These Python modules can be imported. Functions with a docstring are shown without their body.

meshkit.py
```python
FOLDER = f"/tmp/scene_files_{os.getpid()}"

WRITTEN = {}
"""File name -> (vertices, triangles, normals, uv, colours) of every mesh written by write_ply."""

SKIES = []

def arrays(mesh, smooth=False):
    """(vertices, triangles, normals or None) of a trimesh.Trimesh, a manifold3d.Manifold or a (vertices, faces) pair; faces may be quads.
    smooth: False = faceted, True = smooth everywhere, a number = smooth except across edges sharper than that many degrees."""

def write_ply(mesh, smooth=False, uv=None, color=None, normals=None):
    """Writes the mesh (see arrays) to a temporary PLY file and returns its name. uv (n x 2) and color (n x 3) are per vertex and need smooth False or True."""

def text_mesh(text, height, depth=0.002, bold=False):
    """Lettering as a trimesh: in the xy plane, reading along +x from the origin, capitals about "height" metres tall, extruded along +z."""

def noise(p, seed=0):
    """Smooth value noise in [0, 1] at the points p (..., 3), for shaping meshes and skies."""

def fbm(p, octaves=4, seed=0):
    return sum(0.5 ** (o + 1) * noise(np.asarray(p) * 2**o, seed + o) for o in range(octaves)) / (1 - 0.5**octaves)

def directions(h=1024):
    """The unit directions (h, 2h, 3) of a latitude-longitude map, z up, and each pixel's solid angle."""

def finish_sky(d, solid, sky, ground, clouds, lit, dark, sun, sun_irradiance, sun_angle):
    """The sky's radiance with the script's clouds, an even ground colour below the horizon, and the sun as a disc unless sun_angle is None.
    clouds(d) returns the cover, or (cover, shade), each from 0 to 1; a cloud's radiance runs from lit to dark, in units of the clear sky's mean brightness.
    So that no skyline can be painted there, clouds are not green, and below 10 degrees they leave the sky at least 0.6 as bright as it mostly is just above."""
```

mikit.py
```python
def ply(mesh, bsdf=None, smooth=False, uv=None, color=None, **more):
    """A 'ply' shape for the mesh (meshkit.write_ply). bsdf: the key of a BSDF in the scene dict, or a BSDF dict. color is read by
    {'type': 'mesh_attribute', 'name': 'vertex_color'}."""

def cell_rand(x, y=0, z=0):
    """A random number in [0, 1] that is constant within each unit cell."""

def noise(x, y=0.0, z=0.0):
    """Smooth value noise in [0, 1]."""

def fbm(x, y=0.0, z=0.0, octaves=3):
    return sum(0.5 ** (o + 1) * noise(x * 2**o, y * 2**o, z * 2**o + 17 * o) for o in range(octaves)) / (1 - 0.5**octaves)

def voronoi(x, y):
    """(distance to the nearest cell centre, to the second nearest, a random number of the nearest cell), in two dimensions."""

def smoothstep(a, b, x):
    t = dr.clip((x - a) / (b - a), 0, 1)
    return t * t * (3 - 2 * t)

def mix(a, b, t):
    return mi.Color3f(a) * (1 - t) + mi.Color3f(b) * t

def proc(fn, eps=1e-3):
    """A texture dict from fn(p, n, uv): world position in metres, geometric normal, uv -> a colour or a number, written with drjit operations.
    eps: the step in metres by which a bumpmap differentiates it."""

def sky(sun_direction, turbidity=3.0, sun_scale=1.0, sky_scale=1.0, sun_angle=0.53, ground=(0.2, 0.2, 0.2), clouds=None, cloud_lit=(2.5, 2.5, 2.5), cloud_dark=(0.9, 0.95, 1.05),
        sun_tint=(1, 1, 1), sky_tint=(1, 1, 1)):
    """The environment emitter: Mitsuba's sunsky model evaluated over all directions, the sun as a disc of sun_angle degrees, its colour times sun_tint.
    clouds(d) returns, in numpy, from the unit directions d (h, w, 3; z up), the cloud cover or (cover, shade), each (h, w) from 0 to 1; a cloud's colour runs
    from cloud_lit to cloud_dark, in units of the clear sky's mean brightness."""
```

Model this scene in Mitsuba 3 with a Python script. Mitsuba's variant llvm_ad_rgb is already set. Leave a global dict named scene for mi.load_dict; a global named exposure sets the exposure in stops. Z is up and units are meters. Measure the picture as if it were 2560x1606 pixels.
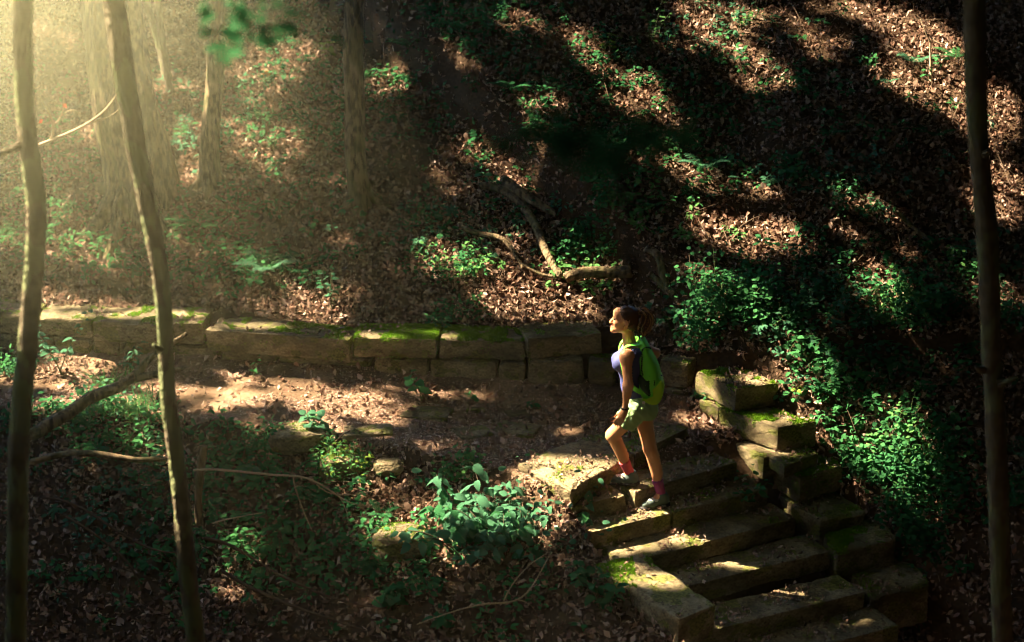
import math
import numpy as np
import trimesh
import mitsuba as mi
import drjit as dr
import mikit
import meshkit as mk
from scipy.interpolate import CubicSpline

T = mi.ScalarTransform4f
scene, labels = {}, {}
rng = np.random.default_rng(11)

# ------------------------------------------------------------------ camera, daylight, exposure
exposure = 5.15
SUN = np.array([-.649, .211, .731])
SUN /= np.linalg.norm(SUN)
MIST_THIN = .00025                                                      # density of the air, per metre
GLOW_MIST = [(-5.8, 1.0, 4.8, 2.3, 4.5, 2.0, .015), (-5.8, 1.8, 2.4, 2.6, 4.0, 2.2, .004), (-3.4, -6.0, 5.5, 1.65, 3.8, 1.35, .115)]   # mist banks added to make the upper-left glow: centre, half sizes, density
scene['camera'] = {'type': 'thinlens', 'fov': 34.0, 'near_clip': .05, 'far_clip': 400.0, 'aperture_radius': .020, 'focus_distance': 14.6,
                   'to_world': T().look_at(origin=[0, -13.5, 5.7], target=[0, -13.5 + math.cos(math.radians(18)), 5.7 - math.sin(math.radians(18))], up=[0, 0, 1]),
                   'medium': {'type': 'ref', 'id': 'haze_air'}}
scene['sky'] = mikit.sky(SUN.tolist(), turbidity=3, sun_tint=(1.0, .94, .80))

WALL_X = [-9, -6, -4.3, -3.05, -1.5, -.7, .15, .9, 1.35, 1.85, 2.2]
WALL_Y = [3.1, 2.95, 2.58, 2.44, 2.14, 2.02, 1.92, 1.95, 1.85, 1.62, 1.4]      # line of the retaining wall's foot
EDGE_X = [-9, -5, -3, -1.6, -1, 0, .5, 1.0, 1.5]
EDGE_Y = [2.0, 1.5, 1.15, .85, .6, .1, -.4, -.8, -1.5]              # outer rim of the path


def sstep(a, b, x):
    t = np.clip((x - a) / (b - a), 0, 1)
    return t * t * (3 - 2 * t)


def height(x, y, rough=True):
    """The ground: a wooded hillside, a path cut into it before the wall, a stair running down from the path, a ravine and the bank the camera stands on."""
    x, y = np.asarray(x, float), np.asarray(y, float)
    yw, ye = np.interp(x, WALL_X, WALL_Y), np.interp(x, EDGE_X, EDGE_Y)
    p = np.stack([x, y, x * 0], -1)
    base = mk.fbm(p * .35 + 7.3, 3, 5) - .5
    slope = .60 + .04 * np.clip(x, -6, 6) / 6
    foot = yw + .42 - sstep(1.3, 3.2, x) * .55
    hill = .44 + slope * (y - foot) - .0035 * np.clip(y - foot, 0, 60) ** 2 + .55 * base * sstep(.3, 2.0, y - foot)
    path = -.02 - .10 * sstep(-2.5, 1.0, x) + .06 * base + .16 * np.exp(-np.clip(yw - y, 0, 9) / .16)
    drop = path - .56 * np.clip(ye - y, 0, 99) - .08 * sstep(0, .35, ye - y)
    left = np.where(y > yw + .20, hill, drop)
    d = (x - 1.08) * .5 + (y - .30) * -.866                            # distance down the stair
    stair = -.26 - .56 * np.clip(d, -.1, 9)
    right = .30 + .60 * (y - 1.25) + .55 * base * .6
    side = (x - 1.95) * .78 + (y - 1.30) * .62                          # beyond the stair's side wall where positive
    stair = stair - .26 * sstep(-.34, -.16, side) * sstep(.25, .5, d)
    par = (x - .80) * .88 + (y + .95) * .47                             # right of the stair's left edge where positive
    right = right - .40 * sstep(1.3, .55, y) * (1 - sstep(.55, 1.25, side))
    on_stair = sstep(-.10, .12, par) * sstep(.0, .2, d + .15)
    low = left * (1 - on_stair) + np.minimum(stair, left) * on_stair
    low = np.where(y > yw + .20, hill, low)
    k = sstep(.36, .52, side)
    z = low * (1 - k) + np.where(y > yw + .2, np.maximum(hill, right), right) * k
    bed = -2.9 + .10 * base
    z = np.maximum(z, bed + .05 * np.abs(y + 6.5))
    z = np.maximum(z, -2.6 + .82 * (-y - 7.2) - .012 * np.clip(-y - 7.2, 0, 60) ** 2)
    far = 10.5 + .4 * base
    z = far - np.log1p(np.exp(np.clip((far - z) * 1.2, -40, 40))) / 1.2
    if rough:
        z = z + .05 * (mk.fbm(p * 2.1, 3, 9) - .5) * 2 * (1 - .6 * sstep(0, .2, (y - ye)) * sstep(0, .2, yw - y))
    return z



# ------------------------------------------------------------------ helpers
def add(key, shape, label=None, cat=None, group=None, kind=None):
    """One entry of the scene under a key that is not taken yet."""
    if key in scene or key in labels:
        n = 1
        while f'{key}_{n:03d}' in scene or f'{key}_{n:03d}' in labels:
            n += 1
        key = f'{key}_{n:03d}'
    scene[key] = shape
    tag(key, label, cat, group, kind)
    return key


def tag(key, label=None, cat=None, group=None, kind=None):
    d = {k: v for k, v in (('label', label), ('category', cat), ('group', group), ('kind', kind)) if v}
    if d:
        labels[key] = d


def thing(name, label, cat, group=None):
    """A thing made of parts: reserves its key."""
    key, n = name, 0
    while key in labels or key in scene:
        n += 1
        key = f'{name}_{n:03d}'
    tag(key, label, cat, group)
    return key


COUNT = {}


def part(parent, name, shape, label=None, kind=None):
    if shape is None:
        return None
    n = COUNT.get((parent, name), 0)
    COUNT[parent, name] = n + 1
    key = f'{parent}__{name}' + (f'_{n:03d}' if n else '')
    scene[key] = shape
    tag(key, label, None, None, kind)
    return key


def unit(v):
    v = np.asarray(v, float)
    return v / np.maximum(np.linalg.norm(v, axis=-1, keepdims=True), 1e-12)


def grid_faces(n, m, wrap=False):
    i, j = np.meshgrid(np.arange(n - 1), np.arange(m if wrap else m - 1), indexing='ij')
    k = (j + 1) % m
    return np.stack([i * m + j, i * m + k, (i + 1) * m + k, (i + 1) * m + j], -1).reshape(-1, 4)


def tris(q):
    q = np.asarray(q)
    return np.vstack([q[:, [0, 1, 2]], q[:, [0, 2, 3]]])


def joined(parts):
    vs, fs, at = [], [], 0
    for v, f in parts:
        vs.append(v)
        fs.append(np.asarray(f) + at)
        at += len(v)
    return np.vstack(vs), np.vstack(fs)


def tube(points, radii, sides=8, step=.08, rough=0.0, seed=0, ridge=9.0, wob=0.0, caps=True):
    """A tapered limb through the points; rough = depth of the bark's ridges as a share of the radius."""
    p = np.asarray(points, float)
    r = np.broadcast_to(np.asarray(radii, float), (len(p),))
    s = np.concatenate([[0], np.cumsum(np.linalg.norm(np.diff(p, axis=0), axis=1))])
    n = max(3, int(s[-1] / step) + 1)
    u = np.linspace(0, s[-1], n)
    q = CubicSpline(s, p)(u) if len(p) > 2 else np.stack([np.interp(u, s, p[:, k]) for k in range(3)], 1)
    if wob:
        q = q + (np.stack([mk.fbm(np.stack([u * 2.2, u * 0 + seed * 3.7 + k * 9.1, u * 0], 1), 3) for k in range(3)], 1) - .5) * 2 * wob * np.minimum(1, np.minimum(u, s[-1] - u + .1) / .2)[:, None]
    rr = np.interp(u, s, r)
    t = unit(np.gradient(q, axis=0))
    a = unit(np.cross(t, [0.31, .95, .05] if abs(t[0, 1]) < .9 else [1.0, 0, 0]))
    b = np.cross(t, a)
    g = np.arange(sides) / sides * 2 * np.pi
    ring = np.cos(g)[None, :, None] * a[:, None] + np.sin(g)[None, :, None] * b[:, None]
    k = np.ones((n, sides))
    if rough:
        c = np.stack(np.broadcast_arrays(np.cos(g)[None] * ridge / 3, np.sin(g)[None] * ridge / 3, (u * 1.6 / np.maximum(r.max(), .03) * .25)[:, None]), -1) + seed * 5.3
        k = 1 + rough * 2 * (mk.fbm(c, 3, seed) - .5) + .10 * (mk.noise(c * .35, seed + 3) - .5)
    v = (q[:, None] + ring * (rr[:, None] * k)[..., None]).reshape(-1, 3)
    f = tris(grid_faces(n, sides, True))
    if caps:
        v = np.vstack([v, q[:1], q[-1:]])
        j = np.arange(sides)
        f = np.vstack([f, np.stack([j * 0 + n * sides, (j + 1) % sides, j], 1), np.stack([j * 0 + n * sides + 1, (n - 1) * sides + j, (n - 1) * sides + (j + 1) % sides], 1)])
    return v, f


def leaf_template(stations=5, shape='ovate', jag=0.0, seed=0):
    """A unit leaf along +x, width 1, normal +z: (t, side) per vertex. Left edge, midrib, right edge at each station."""
    g = np.random.default_rng(seed)
    t = np.linspace(0, 1, stations)
    w = {'ovate': np.sin(np.pi * t ** .75) ** .8, 'round': np.sqrt(np.clip(1 - (2 * t - 1) ** 2, 0, 1)), 'lance': np.sin(np.pi * t ** .85) ** 1.1,
         'heart': np.clip(1.25 * np.sin(np.pi * np.clip(t, .0, 1) ** .55) ** .75, 0, 1), 'oak': np.sin(np.pi * t ** 1.1) ** .7}[shape]
    w = np.clip(w, .03, 1)
    v = []
    for k in range(stations):
        jl, jr = (1 - jag * (k % 2)) * (1 + g.uniform(-.1, .1)), (1 - jag * ((k + 1) % 2 if jag > .3 else k % 2)) * (1 + g.uniform(-.1, .1))
        v += [[t[k], .5 * w[k] * jl], [t[k], 0], [t[k], -.5 * w[k] * jr]]
    q = grid_faces(stations, 3)
    return np.array(v), tris(q[:, ::-1])


def leaf_cloud(temp, pos, ahead, up, length, width, curl, fold, seed=0):
    """Many leaves as one mesh: each bent along its length (curl) and folded about its midrib (fold)."""
    tv, tf = temp
    n = len(pos)
    x = unit(ahead)
    y = unit(np.cross(up, x))
    z = np.cross(x, y)
    length, width, curl, fold = (np.broadcast_to(a, (n,))[:, None] for a in (length, width, curl, fold))
    t, s = tv[:, 0][None], tv[:, 1][None]
    a = curl * t
    c = np.where(np.abs(curl) < 1e-3, 1e-3, curl)
    lx = length * np.sin(a) / c
    lz = -length * (1 - np.cos(a)) / c + np.abs(s) * width * fold
    ly = s * width * np.sqrt(np.clip(1 - fold ** 2, .1, 1))
    v = pos[:, None] + lx[..., None] * x[:, None] + ly[..., None] * y[:, None] + lz[..., None] * z[:, None]
    f = (tf[None] + (np.arange(n) * len(tv))[:, None, None]).reshape(-1, 3)
    return v.reshape(-1, 3), f


def normal_at(x, y, e=.06):
    return unit(np.stack([height(x - e, y) - height(x + e, y), height(x, y - e) - height(x, y + e), np.full(np.shape(x), 2 * e)], -1))


def spin(n, g=None):
    """n random unit vectors."""
    return unit((g or rng).normal(size=(n, 3)))


# ------------------------------------------------------------------ materials
def rgb(*c):
    return {'type': 'rgb', 'value': list(c)}


def principled(color, rough=.8, spec=.3, **more):
    return {'type': 'principled', 'base_color': color, 'roughness': rough, 'specular': spec, **more}


def both(b):
    return {'type': 'twosided', 'inner': b}


def mat(name, b):
    scene[name] = b
    return name


def soil_color(p, n, uv):
    a = mikit.fbm(p.x * 3, p.y * 3, p.z * 3, 4)
    b = mikit.fbm(p.x * 38, p.y * 38, p.z * 38, 3)
    c = mikit.mix((.030, .020, .013), (.075, .048, .030), a)
    return c * (.45 + 1.1 * b)


def soil_bump(p, n, uv):
    return mikit.fbm(p.x * 45, p.y * 45, p.z * 45, 3)


def path_color(p, n, uv):
    a = mikit.fbm(p.x * 2.2, p.y * 2.2, 1.0, 3)
    b = mikit.fbm(p.x * 60, p.y * 60, p.z * 60, 3)
    c = mikit.mix((.080, .053, .035), (.190, .128, .086), mikit.smoothstep(.3, .7, a))
    return c * (.45 + 1.1 * b)


def stone_color(p, n, uv):
    a = mikit.fbm(p.x * 4 + 3, p.y * 4, p.z * 7, 4)
    g = mikit.fbm(p.x * 60, p.y * 60, p.z * 60, 4)
    m = mikit.fbm(p.x * 7 + 31, p.y * 7, p.z * 7, 4)
    spot = mikit.fbm(p.x * 17 + 9, p.y * 17, p.z * 17, 3)
    c = mikit.mix((.080, .068, .038), (.210, .178, .108), mikit.smoothstep(.3, .72, a))
    c = mikit.mix(c, (.085, .062, .040), mikit.smoothstep(.60, .66, spot) * .6)
    c = mikit.mix(c, mikit.mix((.055, .075, .014), (.125, .135, .026), g), mikit.smoothstep(.56, .61, m) * .8)
    return c * (.30 + 1.4 * g)


def stone_bump(p, n, uv):
    return mikit.fbm(p.x * 26, p.y * 26, p.z * 26, 4) + .6 * mikit.fbm(p.x * 90, p.y * 90, p.z * 90, 2)


def bark_color(p, n, uv):
    a = mikit.fbm(p.x * 34, p.y * 34, p.z * 8, 4)
    m = mikit.fbm(p.x * 5 + 4, p.y * 5, p.z * 3, 3)
    c = mikit.mix((.052, .040, .026), (.190, .145, .090), mikit.smoothstep(.32, .68, a))
    return mikit.mix(c, (.080, .100, .035), mikit.smoothstep(.55, .66, m) * .5)


def bark_bump(p, n, uv):
    return mikit.fbm(p.x * 38, p.y * 38, p.z * 10, 3)


def smooth_bark_color(p, n, uv):
    a = mikit.fbm(p.x * 22, p.y * 22, p.z * 16, 4)
    m = mikit.fbm(p.x * 9 + 4, p.y * 9, p.z * 4, 3)
    c = mikit.mix((.045, .038, .026), (.125, .105, .070), a)
    return mikit.mix(c, (.105, .125, .060), mikit.smoothstep(.50, .58, m) * .7)


def lit_lichen_bark_color(p, n, uv):  # paler, greener smooth bark: haze light on the left trunks put into colour
    a = mikit.fbm(p.x * 22, p.y * 22, p.z * 16, 4)
    m = mikit.fbm(p.x * 11 + 4, p.y * 11, p.z * 5, 3)
    c = mikit.mix((.060, .052, .036), (.165, .140, .095), a)
    return mikit.mix(c, (.140, .175, .085), mikit.smoothstep(.44, .54, m) * .85)


def wood_bump(p, n, uv):
    return mikit.fbm(p.x * 40, p.y * 40, p.z * 40, 3)


def bumped(inner, fn, scale, eps=2e-3):
    return {'type': 'bumpmap', 'arbitrary': mikit.proc(fn, eps), 'scale': scale, 'inner': inner}


mat('soil', both(bumped(principled(mikit.proc(soil_color), .95, .15), soil_bump, .03)))
mat('path_dirt', both(bumped(principled(mikit.proc(path_color), .95, .15), soil_bump, .022)))
mat('stone', both(bumped(principled(mikit.proc(stone_color), .85, .25), stone_bump, .03)))
mat('bark', both(bumped(principled(mikit.proc(bark_color), .9, .2), bark_bump, .03)))
mat('smooth_bark', both(bumped(principled(mikit.proc(smooth_bark_color), .85, .25), wood_bump, .03)))
mat('lichen_bark', both(bumped(principled(mikit.proc(lit_lichen_bark_color), .85, .25), wood_bump, .03)))
mat('dead_wood', both(principled(mikit.proc(bark_color), .9, .2)))
mat('cut_wood', both(principled(rgb(.52, .27, .09), .85, .2)))
mat('pale_twig', both(principled(rgb(.34, .27, .19), .8, .3)))
mat('dark_twig', both(principled(rgb(.075, .052, .036), .85, .25)))
mat('stem_green', both(principled(rgb(.06, .085, .03), .7, .3)))
VC = {'type': 'mesh_attribute', 'name': 'vertex_color'}
mat('dead_leaf', {'type': 'principledthin', 'base_color': VC, 'roughness': .55, 'diff_trans': .35, 'spec_trans': 0.0, 'eta': 1.4})
mat('chips', both(principled(VC, .9, .2)))
mat('moss', {'type': 'principledthin', 'base_color': VC, 'roughness': .8, 'diff_trans': .5, 'spec_trans': 0.0})


def leaf_mat(name, c, rough=.42, trans=.8):
    return mat(name, {'type': 'principledthin', 'base_color': rgb(*c), 'roughness': rough, 'diff_trans': trans, 'spec_trans': 0.0, 'eta': 1.45})


LEAF = [leaf_mat('leaf_deep', (.030, .120, .050)), leaf_mat('leaf_mid', (.045, .165, .062)), leaf_mat('leaf_blue', (.055, .160, .095), .36),
        leaf_mat('leaf_light', (.085, .220, .070)), leaf_mat('leaf_lime', (.160, .270, .050))]
leaf_mat('leaf_red', (.45, .050, .020))
leaf_mat('leaf_canopy', (.028, .090, .020), .5, .9)

# ------------------------------------------------------------------ the setting: hillside, ravine, path
near_x = np.arange(-8.2, 8.21, .055)
near_y = np.arange(-3.6, 11.5, .055)
gx = np.concatenate([-8.2 - np.geomspace(.1, 62, 26)[::-1], near_x, 8.2 + np.geomspace(.1, 62, 26)])
gy = np.concatenate([-3.6 - np.geomspace(.1, 66, 34)[::-1], near_y, 11.5 + np.geomspace(.1, 60, 26)])
GX, GY = np.meshgrid(gx, gy, indexing='ij')
GZ = height(GX, GY)
gv = np.stack([GX, GY, GZ], -1).reshape(-1, 3)
gf = tris(grid_faces(len(gx), len(gy)))[:, ::-1]
gf = tris(grid_faces(len(gx), len(gy))) if np.cross(gv[gf[0, 1]] - gv[gf[0, 0]], gv[gf[0, 2]] - gv[gf[0, 0]])[2] < 0 else gf


def on_path(x, y):
    yw, ye = np.interp(x, WALL_X, WALL_Y), np.interp(x, EDGE_X, EDGE_Y)
    wig = .22 * (mk.fbm(np.stack([x * 1.7, y * 1.7, x * 0], -1), 3, 4) - .5)
    return (y < yw + .1) & (y > ye + wig) & (x < 1.7) & ((x - 1.08) * .5 + (y - .30) * -.866 < -.02)


cen = gv[gf].mean(1)
pm = on_path(cen[:, 0], cen[:, 1]) & (cen[:, 0] > -8)


def sub_mesh(v, f):
    used, inv = np.unique(f, return_inverse=True)
    return v[used], inv.reshape(f.shape)


add('hillside', mikit.ply(sub_mesh(gv, gf[~pm]), 'soil', smooth=True), kind='structure')
add('path', mikit.ply(sub_mesh(gv, gf[pm]), 'path_dirt', smooth=True), kind='structure')


# ------------------------------------------------------------------ stones
def unit_block(n=(12, 8, 6)):
    """A closed box of grids in [-1, 1]^3."""
    vs, fs, at = [], [], 0
    for ax in range(3):
        a, b = [k for k in range(3) if k != ax]
        for sgn in (-1, 1):
            s, t = np.meshgrid(np.linspace(-1, 1, n[a] + 1), np.linspace(-1, 1, n[b] + 1), indexing='ij')
            p = np.zeros((s.size, 3))
            p[:, a], p[:, b], p[:, ax] = s.ravel(), t.ravel(), sgn
            f = tris(grid_faces(n[a] + 1, n[b] + 1))
            if (sgn > 0) == (ax == 1):
                f = f[:, ::-1]
            vs.append(p)
            fs.append(f + at)
            at += len(p)
    v, f = np.vstack(vs), np.vstack(fs)
    key, inv = np.unique(np.round(v, 5), axis=0, return_inverse=True)
    f = inv.ravel()[f]
    return key, f


def stone_block(plan, z0, z1, seed, rough=.014, rnd=.02, cell=.026, tilt=0.0):
    """A hewn block over a plan of four corners (front left, front right, back right, back left), its edges worn and its faces uneven."""
    plan = np.asarray(plan, float)[:, :2]
    lx, ly, lz = np.linalg.norm(plan[1] - plan[0]), np.linalg.norm(plan[3] - plan[0]), z1 - z0
    v, f = unit_block([max(3, int(l / cell)) for l in (lx, ly, lz)])
    half = np.array([lx, ly, lz]) / 2
    r = min(rnd, half.min() * .8)
    q = v * half
    inner = np.clip(q, -(half - r), half - r)
    d = q - inner
    nrm = unit(np.where(np.abs(v) > .9999, np.sign(v), 0) + d / r * 1.0)
    q = np.where((np.linalg.norm(d, axis=1) > 1e-9)[:, None], inner + unit(d) * np.minimum(np.linalg.norm(d, axis=1), r)[:, None], q)
    s, t = (q[:, 0] / half[0] + 1) / 2, (q[:, 1] / half[1] + 1) / 2
    xy = ((1 - s) * (1 - t))[:, None] * plan[0] + (s * (1 - t))[:, None] * plan[1] + (s * t)[:, None] * plan[2] + ((1 - s) * t)[:, None] * plan[3]
    ex, ey = unit(plan[1] - plan[0]), unit(plan[3] - plan[0])
    p = np.column_stack([xy, z0 + half[2] + q[:, 2] + tilt * (s - .5)])
    nw = np.column_stack([nrm[:, :1] * ex + nrm[:, 1:2] * ey, nrm[:, 2]])
    h = (mk.fbm(p * 4.3 + seed * 1.37, 3, seed) - .5) * 2.4 + (mk.fbm(p * 17 + seed, 2, seed + 5) - .5) * .8
    # chips out of the edges
    edge = np.clip((np.abs(v) > .86).sum(1) - 1, 0, 1)
    chip = np.clip(mk.fbm(p * 6.1 + seed * 3.1, 3, seed + 9) - .56, 0, 1) * edge
    return p + unit(nw) * (h * rough - chip * .13)[:, None], f[:, ::-1]


def moss_on(v, f, seed, amount, density=9500, lo=.48, bias=None):
    """Moss cushions: many short tufts standing on the upward faces where the moss has taken hold."""
    g = np.random.default_rng(seed)
    tri = v[f]
    n = np.cross(tri[:, 1] - tri[:, 0], tri[:, 2] - tri[:, 0])
    area = np.linalg.norm(n, axis=1) / 2
    n = unit(n)
    w = area * np.clip(n[:, 2] * 1.25 - .1, .03, 1)
    k = int(w.sum() * density)
    i = g.choice(len(f), k, p=w / w.sum())
    a, b = g.random((2, k))
    flip = a + b > 1
    a[flip], b[flip] = 1 - a[flip], 1 - b[flip]
    p = tri[i, 0] + a[:, None] * (tri[i, 1] - tri[i, 0]) + b[:, None] * (tri[i, 2] - tri[i, 0])
    m = mk.fbm(p * 5.2 + seed, 4, seed)
    keep = m + (bias(p) if bias else 0) > lo + (1 - amount) * .25
    p, nn, k = p[keep], n[i][keep], int(keep.sum())
    if k < 20:
        return None
    ahead = unit(nn + .9 * spin(k, g) + [0, 0, .25])
    size = g.uniform(.008, .018, k) * (1.5 if density > 9500 else 1.0)
    mv, mf = leaf_cloud(leaf_template(3, 'lance'), p - nn * .002, ahead, spin(k, g), size, size * .55, g.uniform(-.8, .8, k), .2)
    c = np.array([.060, .165, .010]) + g.random((k, 1)) * np.array([.085, .115, .010])
    return mikit.ply((mv, mf), 'moss', smooth=False, color=np.repeat(c, 9, axis=0))


BLOCKS = {}


def stone(parent, name, plan, z0, z1, seed, moss=0.0, label=None, moss_bias=None, lo=.48, thick=9500, **kw):
    v, f = stone_block(plan, z0, z1, seed, **kw)
    key = part(parent, name, mikit.ply((v, f), 'stone', smooth=24), label)
    BLOCKS[key] = (v, f)
    if moss:
        part(key, 'moss', moss_on(v, f, seed, moss, thick, bias=moss_bias, lo=lo), kind='stuff')
    return key


wall = thing('retaining_wall', 'old low wall of large hewn sandstone blocks holding back the slope behind the path', 'stone wall')


def wall_stone(x0, x1, z0, z1, seed, y0=None, y1=None, depth=.46, moss=0.0, gap=.010, **kw):
    ya = np.interp(x0, WALL_X, WALL_Y) if y0 is None else y0
    yb = np.interp(x1, WALL_X, WALL_Y) if y1 is None else y1
    g = np.random.default_rng(seed)
    ya, yb = ya + g.uniform(-.018, .018), yb + g.uniform(-.018, .018)
    d = unit(np.array([x1 - x0, yb - ya]))
    nb = np.array([-d[1], d[0]]) * depth
    a, b = np.array([x0, ya]) + d * gap, np.array([x1, yb]) - d * gap
    return stone(wall, 'stone', [a, b, b + nb, a + nb], z0 + gap * .6, z1 - gap * .6, seed, moss, **kw)


# coping course, left to right
wall_stone(-6.6, -5.72, .28, .50, 101, depth=.55, moss=.5)
wall_stone(-5.70, -4.92, .27, .49, 102, depth=.55, moss=.45)
wall_stone(-4.90, -4.24, .29, .49, 103, depth=.56, moss=.45)
wall_stone(-4.23, -3.09, .28, .51, 104, y0=2.46, y1=2.40, depth=.52, thick=15000, moss=.8, rnd=.018)
wall_stone(-3.06, -1.59, .23, .47, 105, y0=2.30, y1=2.02, depth=.44, thick=15000, moss=.65, rnd=.014, tilt=-.02)
wall_stone(-1.57, -.73, .27, .485, 106, y0=2.02, y1=2.00, moss=1.0, rnd=.018, lo=.42, thick=26000)
wall_stone(-.72, .135, .265, .475, 107, y0=2.0, y1=1.94, moss=.95, rnd=.016, lo=.42, thick=26000)
wall_stone(.145, .90, .28, .51, 108, y0=1.92, y1=2.12, depth=.5, moss=.45)
# second course
for k, (x0, x1, z0, z1) in enumerate([(-6.4, -5.5, .04, .28), (-5.48, -4.72, .03, .27), (-4.70, -4.28, .04, .28), (-4.26, -3.96, .04, .275), (-3.94, -3.46, .03, .28), (-3.44, -2.95, .03, .25),
                                      (-2.93, -2.36, -.02, .225), (-1.38, -.83, .0, .265), (-.82, -.15, .01, .26), (-.14, .135, .02, .265), (.145, .71, .0, .28),
                                      (.74, 1.02, .0, .27), (1.03, 1.40, .02, .285), (1.42, 1.70, .06, .335)]):
    wall_stone(x0, x1, z0, z1, 120 + k, moss=.28 if k < 11 else .6)
wall_stone(-2.34, -1.40, .115, .225, 140, moss=.1)
wall_stone(-2.34, -1.40, -.06, .112, 141)
# footing course, half buried
for k, (x0, x1, z0, z1) in enumerate([(-3.3, -2.2, -.25, .02), (-2.18, -1.2, -.3, -.06), (-1.19, -.42, -.3, .005), (-.41, .38, -.3, .01), (.39, 1.12, -.32, .0), (1.13, 1.45, -.3, .015), (1.46, 1.72, -.22, .055)]):
    wall_stone(x0, x1, z0, z1, 150 + k, moss=.5 if k in (3,) else .2, depth=.5)

side_wall = thing('stepped_wall', 'stepped stone wall with mossy block ends running down the right side of the stairs', 'stone wall')


def corner_block(parent, name, fl, bl, fr, z0, z1, seed, moss, **kw):
    fl, bl, fr = (np.array(a[:2]) for a in (fl, bl, fr))
    return stone(parent, name, [fl, fr, fr + bl - fl, bl], z0, z1, seed, moss, **kw)


corner_block(side_wall, 'stone', (2.077, 1.079, 0.3), (1.762, 1.605, 0.3), (2.501, 1.251, 0.3), .075, .30, 201, .75, thick=20000, rnd=.014)
corner_block(side_wall, 'stone', (2.425, 0.717, 0.05), (1.944, 1.203, 0.05), (2.801, 0.854, 0.05), -.175, .065, 202, .8, thick=20000, rnd=.014)
corner_block(side_wall, 'stone', (1.94, 1.236, 0.05), (1.771, 1.462, 0.05), (2.317, 1.36, 0.05), -.15, .06, 203, .3)
corner_block(side_wall, 'stone', (2.287, 0.597, -0.18), (1.923, 1.156, -0.18), (2.642, 0.809, -0.18), -.41, -.185, 204, .35)
corner_block(side_wall, 'stone', (1.92, 1.198, -0.18), (1.762, 1.45, -0.18), (2.243, 1.34, -0.18), -.42, -.16, 205, .2)
corner_block(side_wall, 'stone', (2.445, 0.388, -0.2), (2.302, 0.725, -0.2), (2.794, 0.665, -0.2), -.298, -.182, 206, .5, rnd=.008, cell=.018)
corner_block(side_wall, 'stone', (2.594, 0.38, -0.3), (2.255, 1.028, -0.3), (3.038, 0.693, -0.3), -.545, -.295, 207, .85, thick=20000, rnd=.014)
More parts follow.
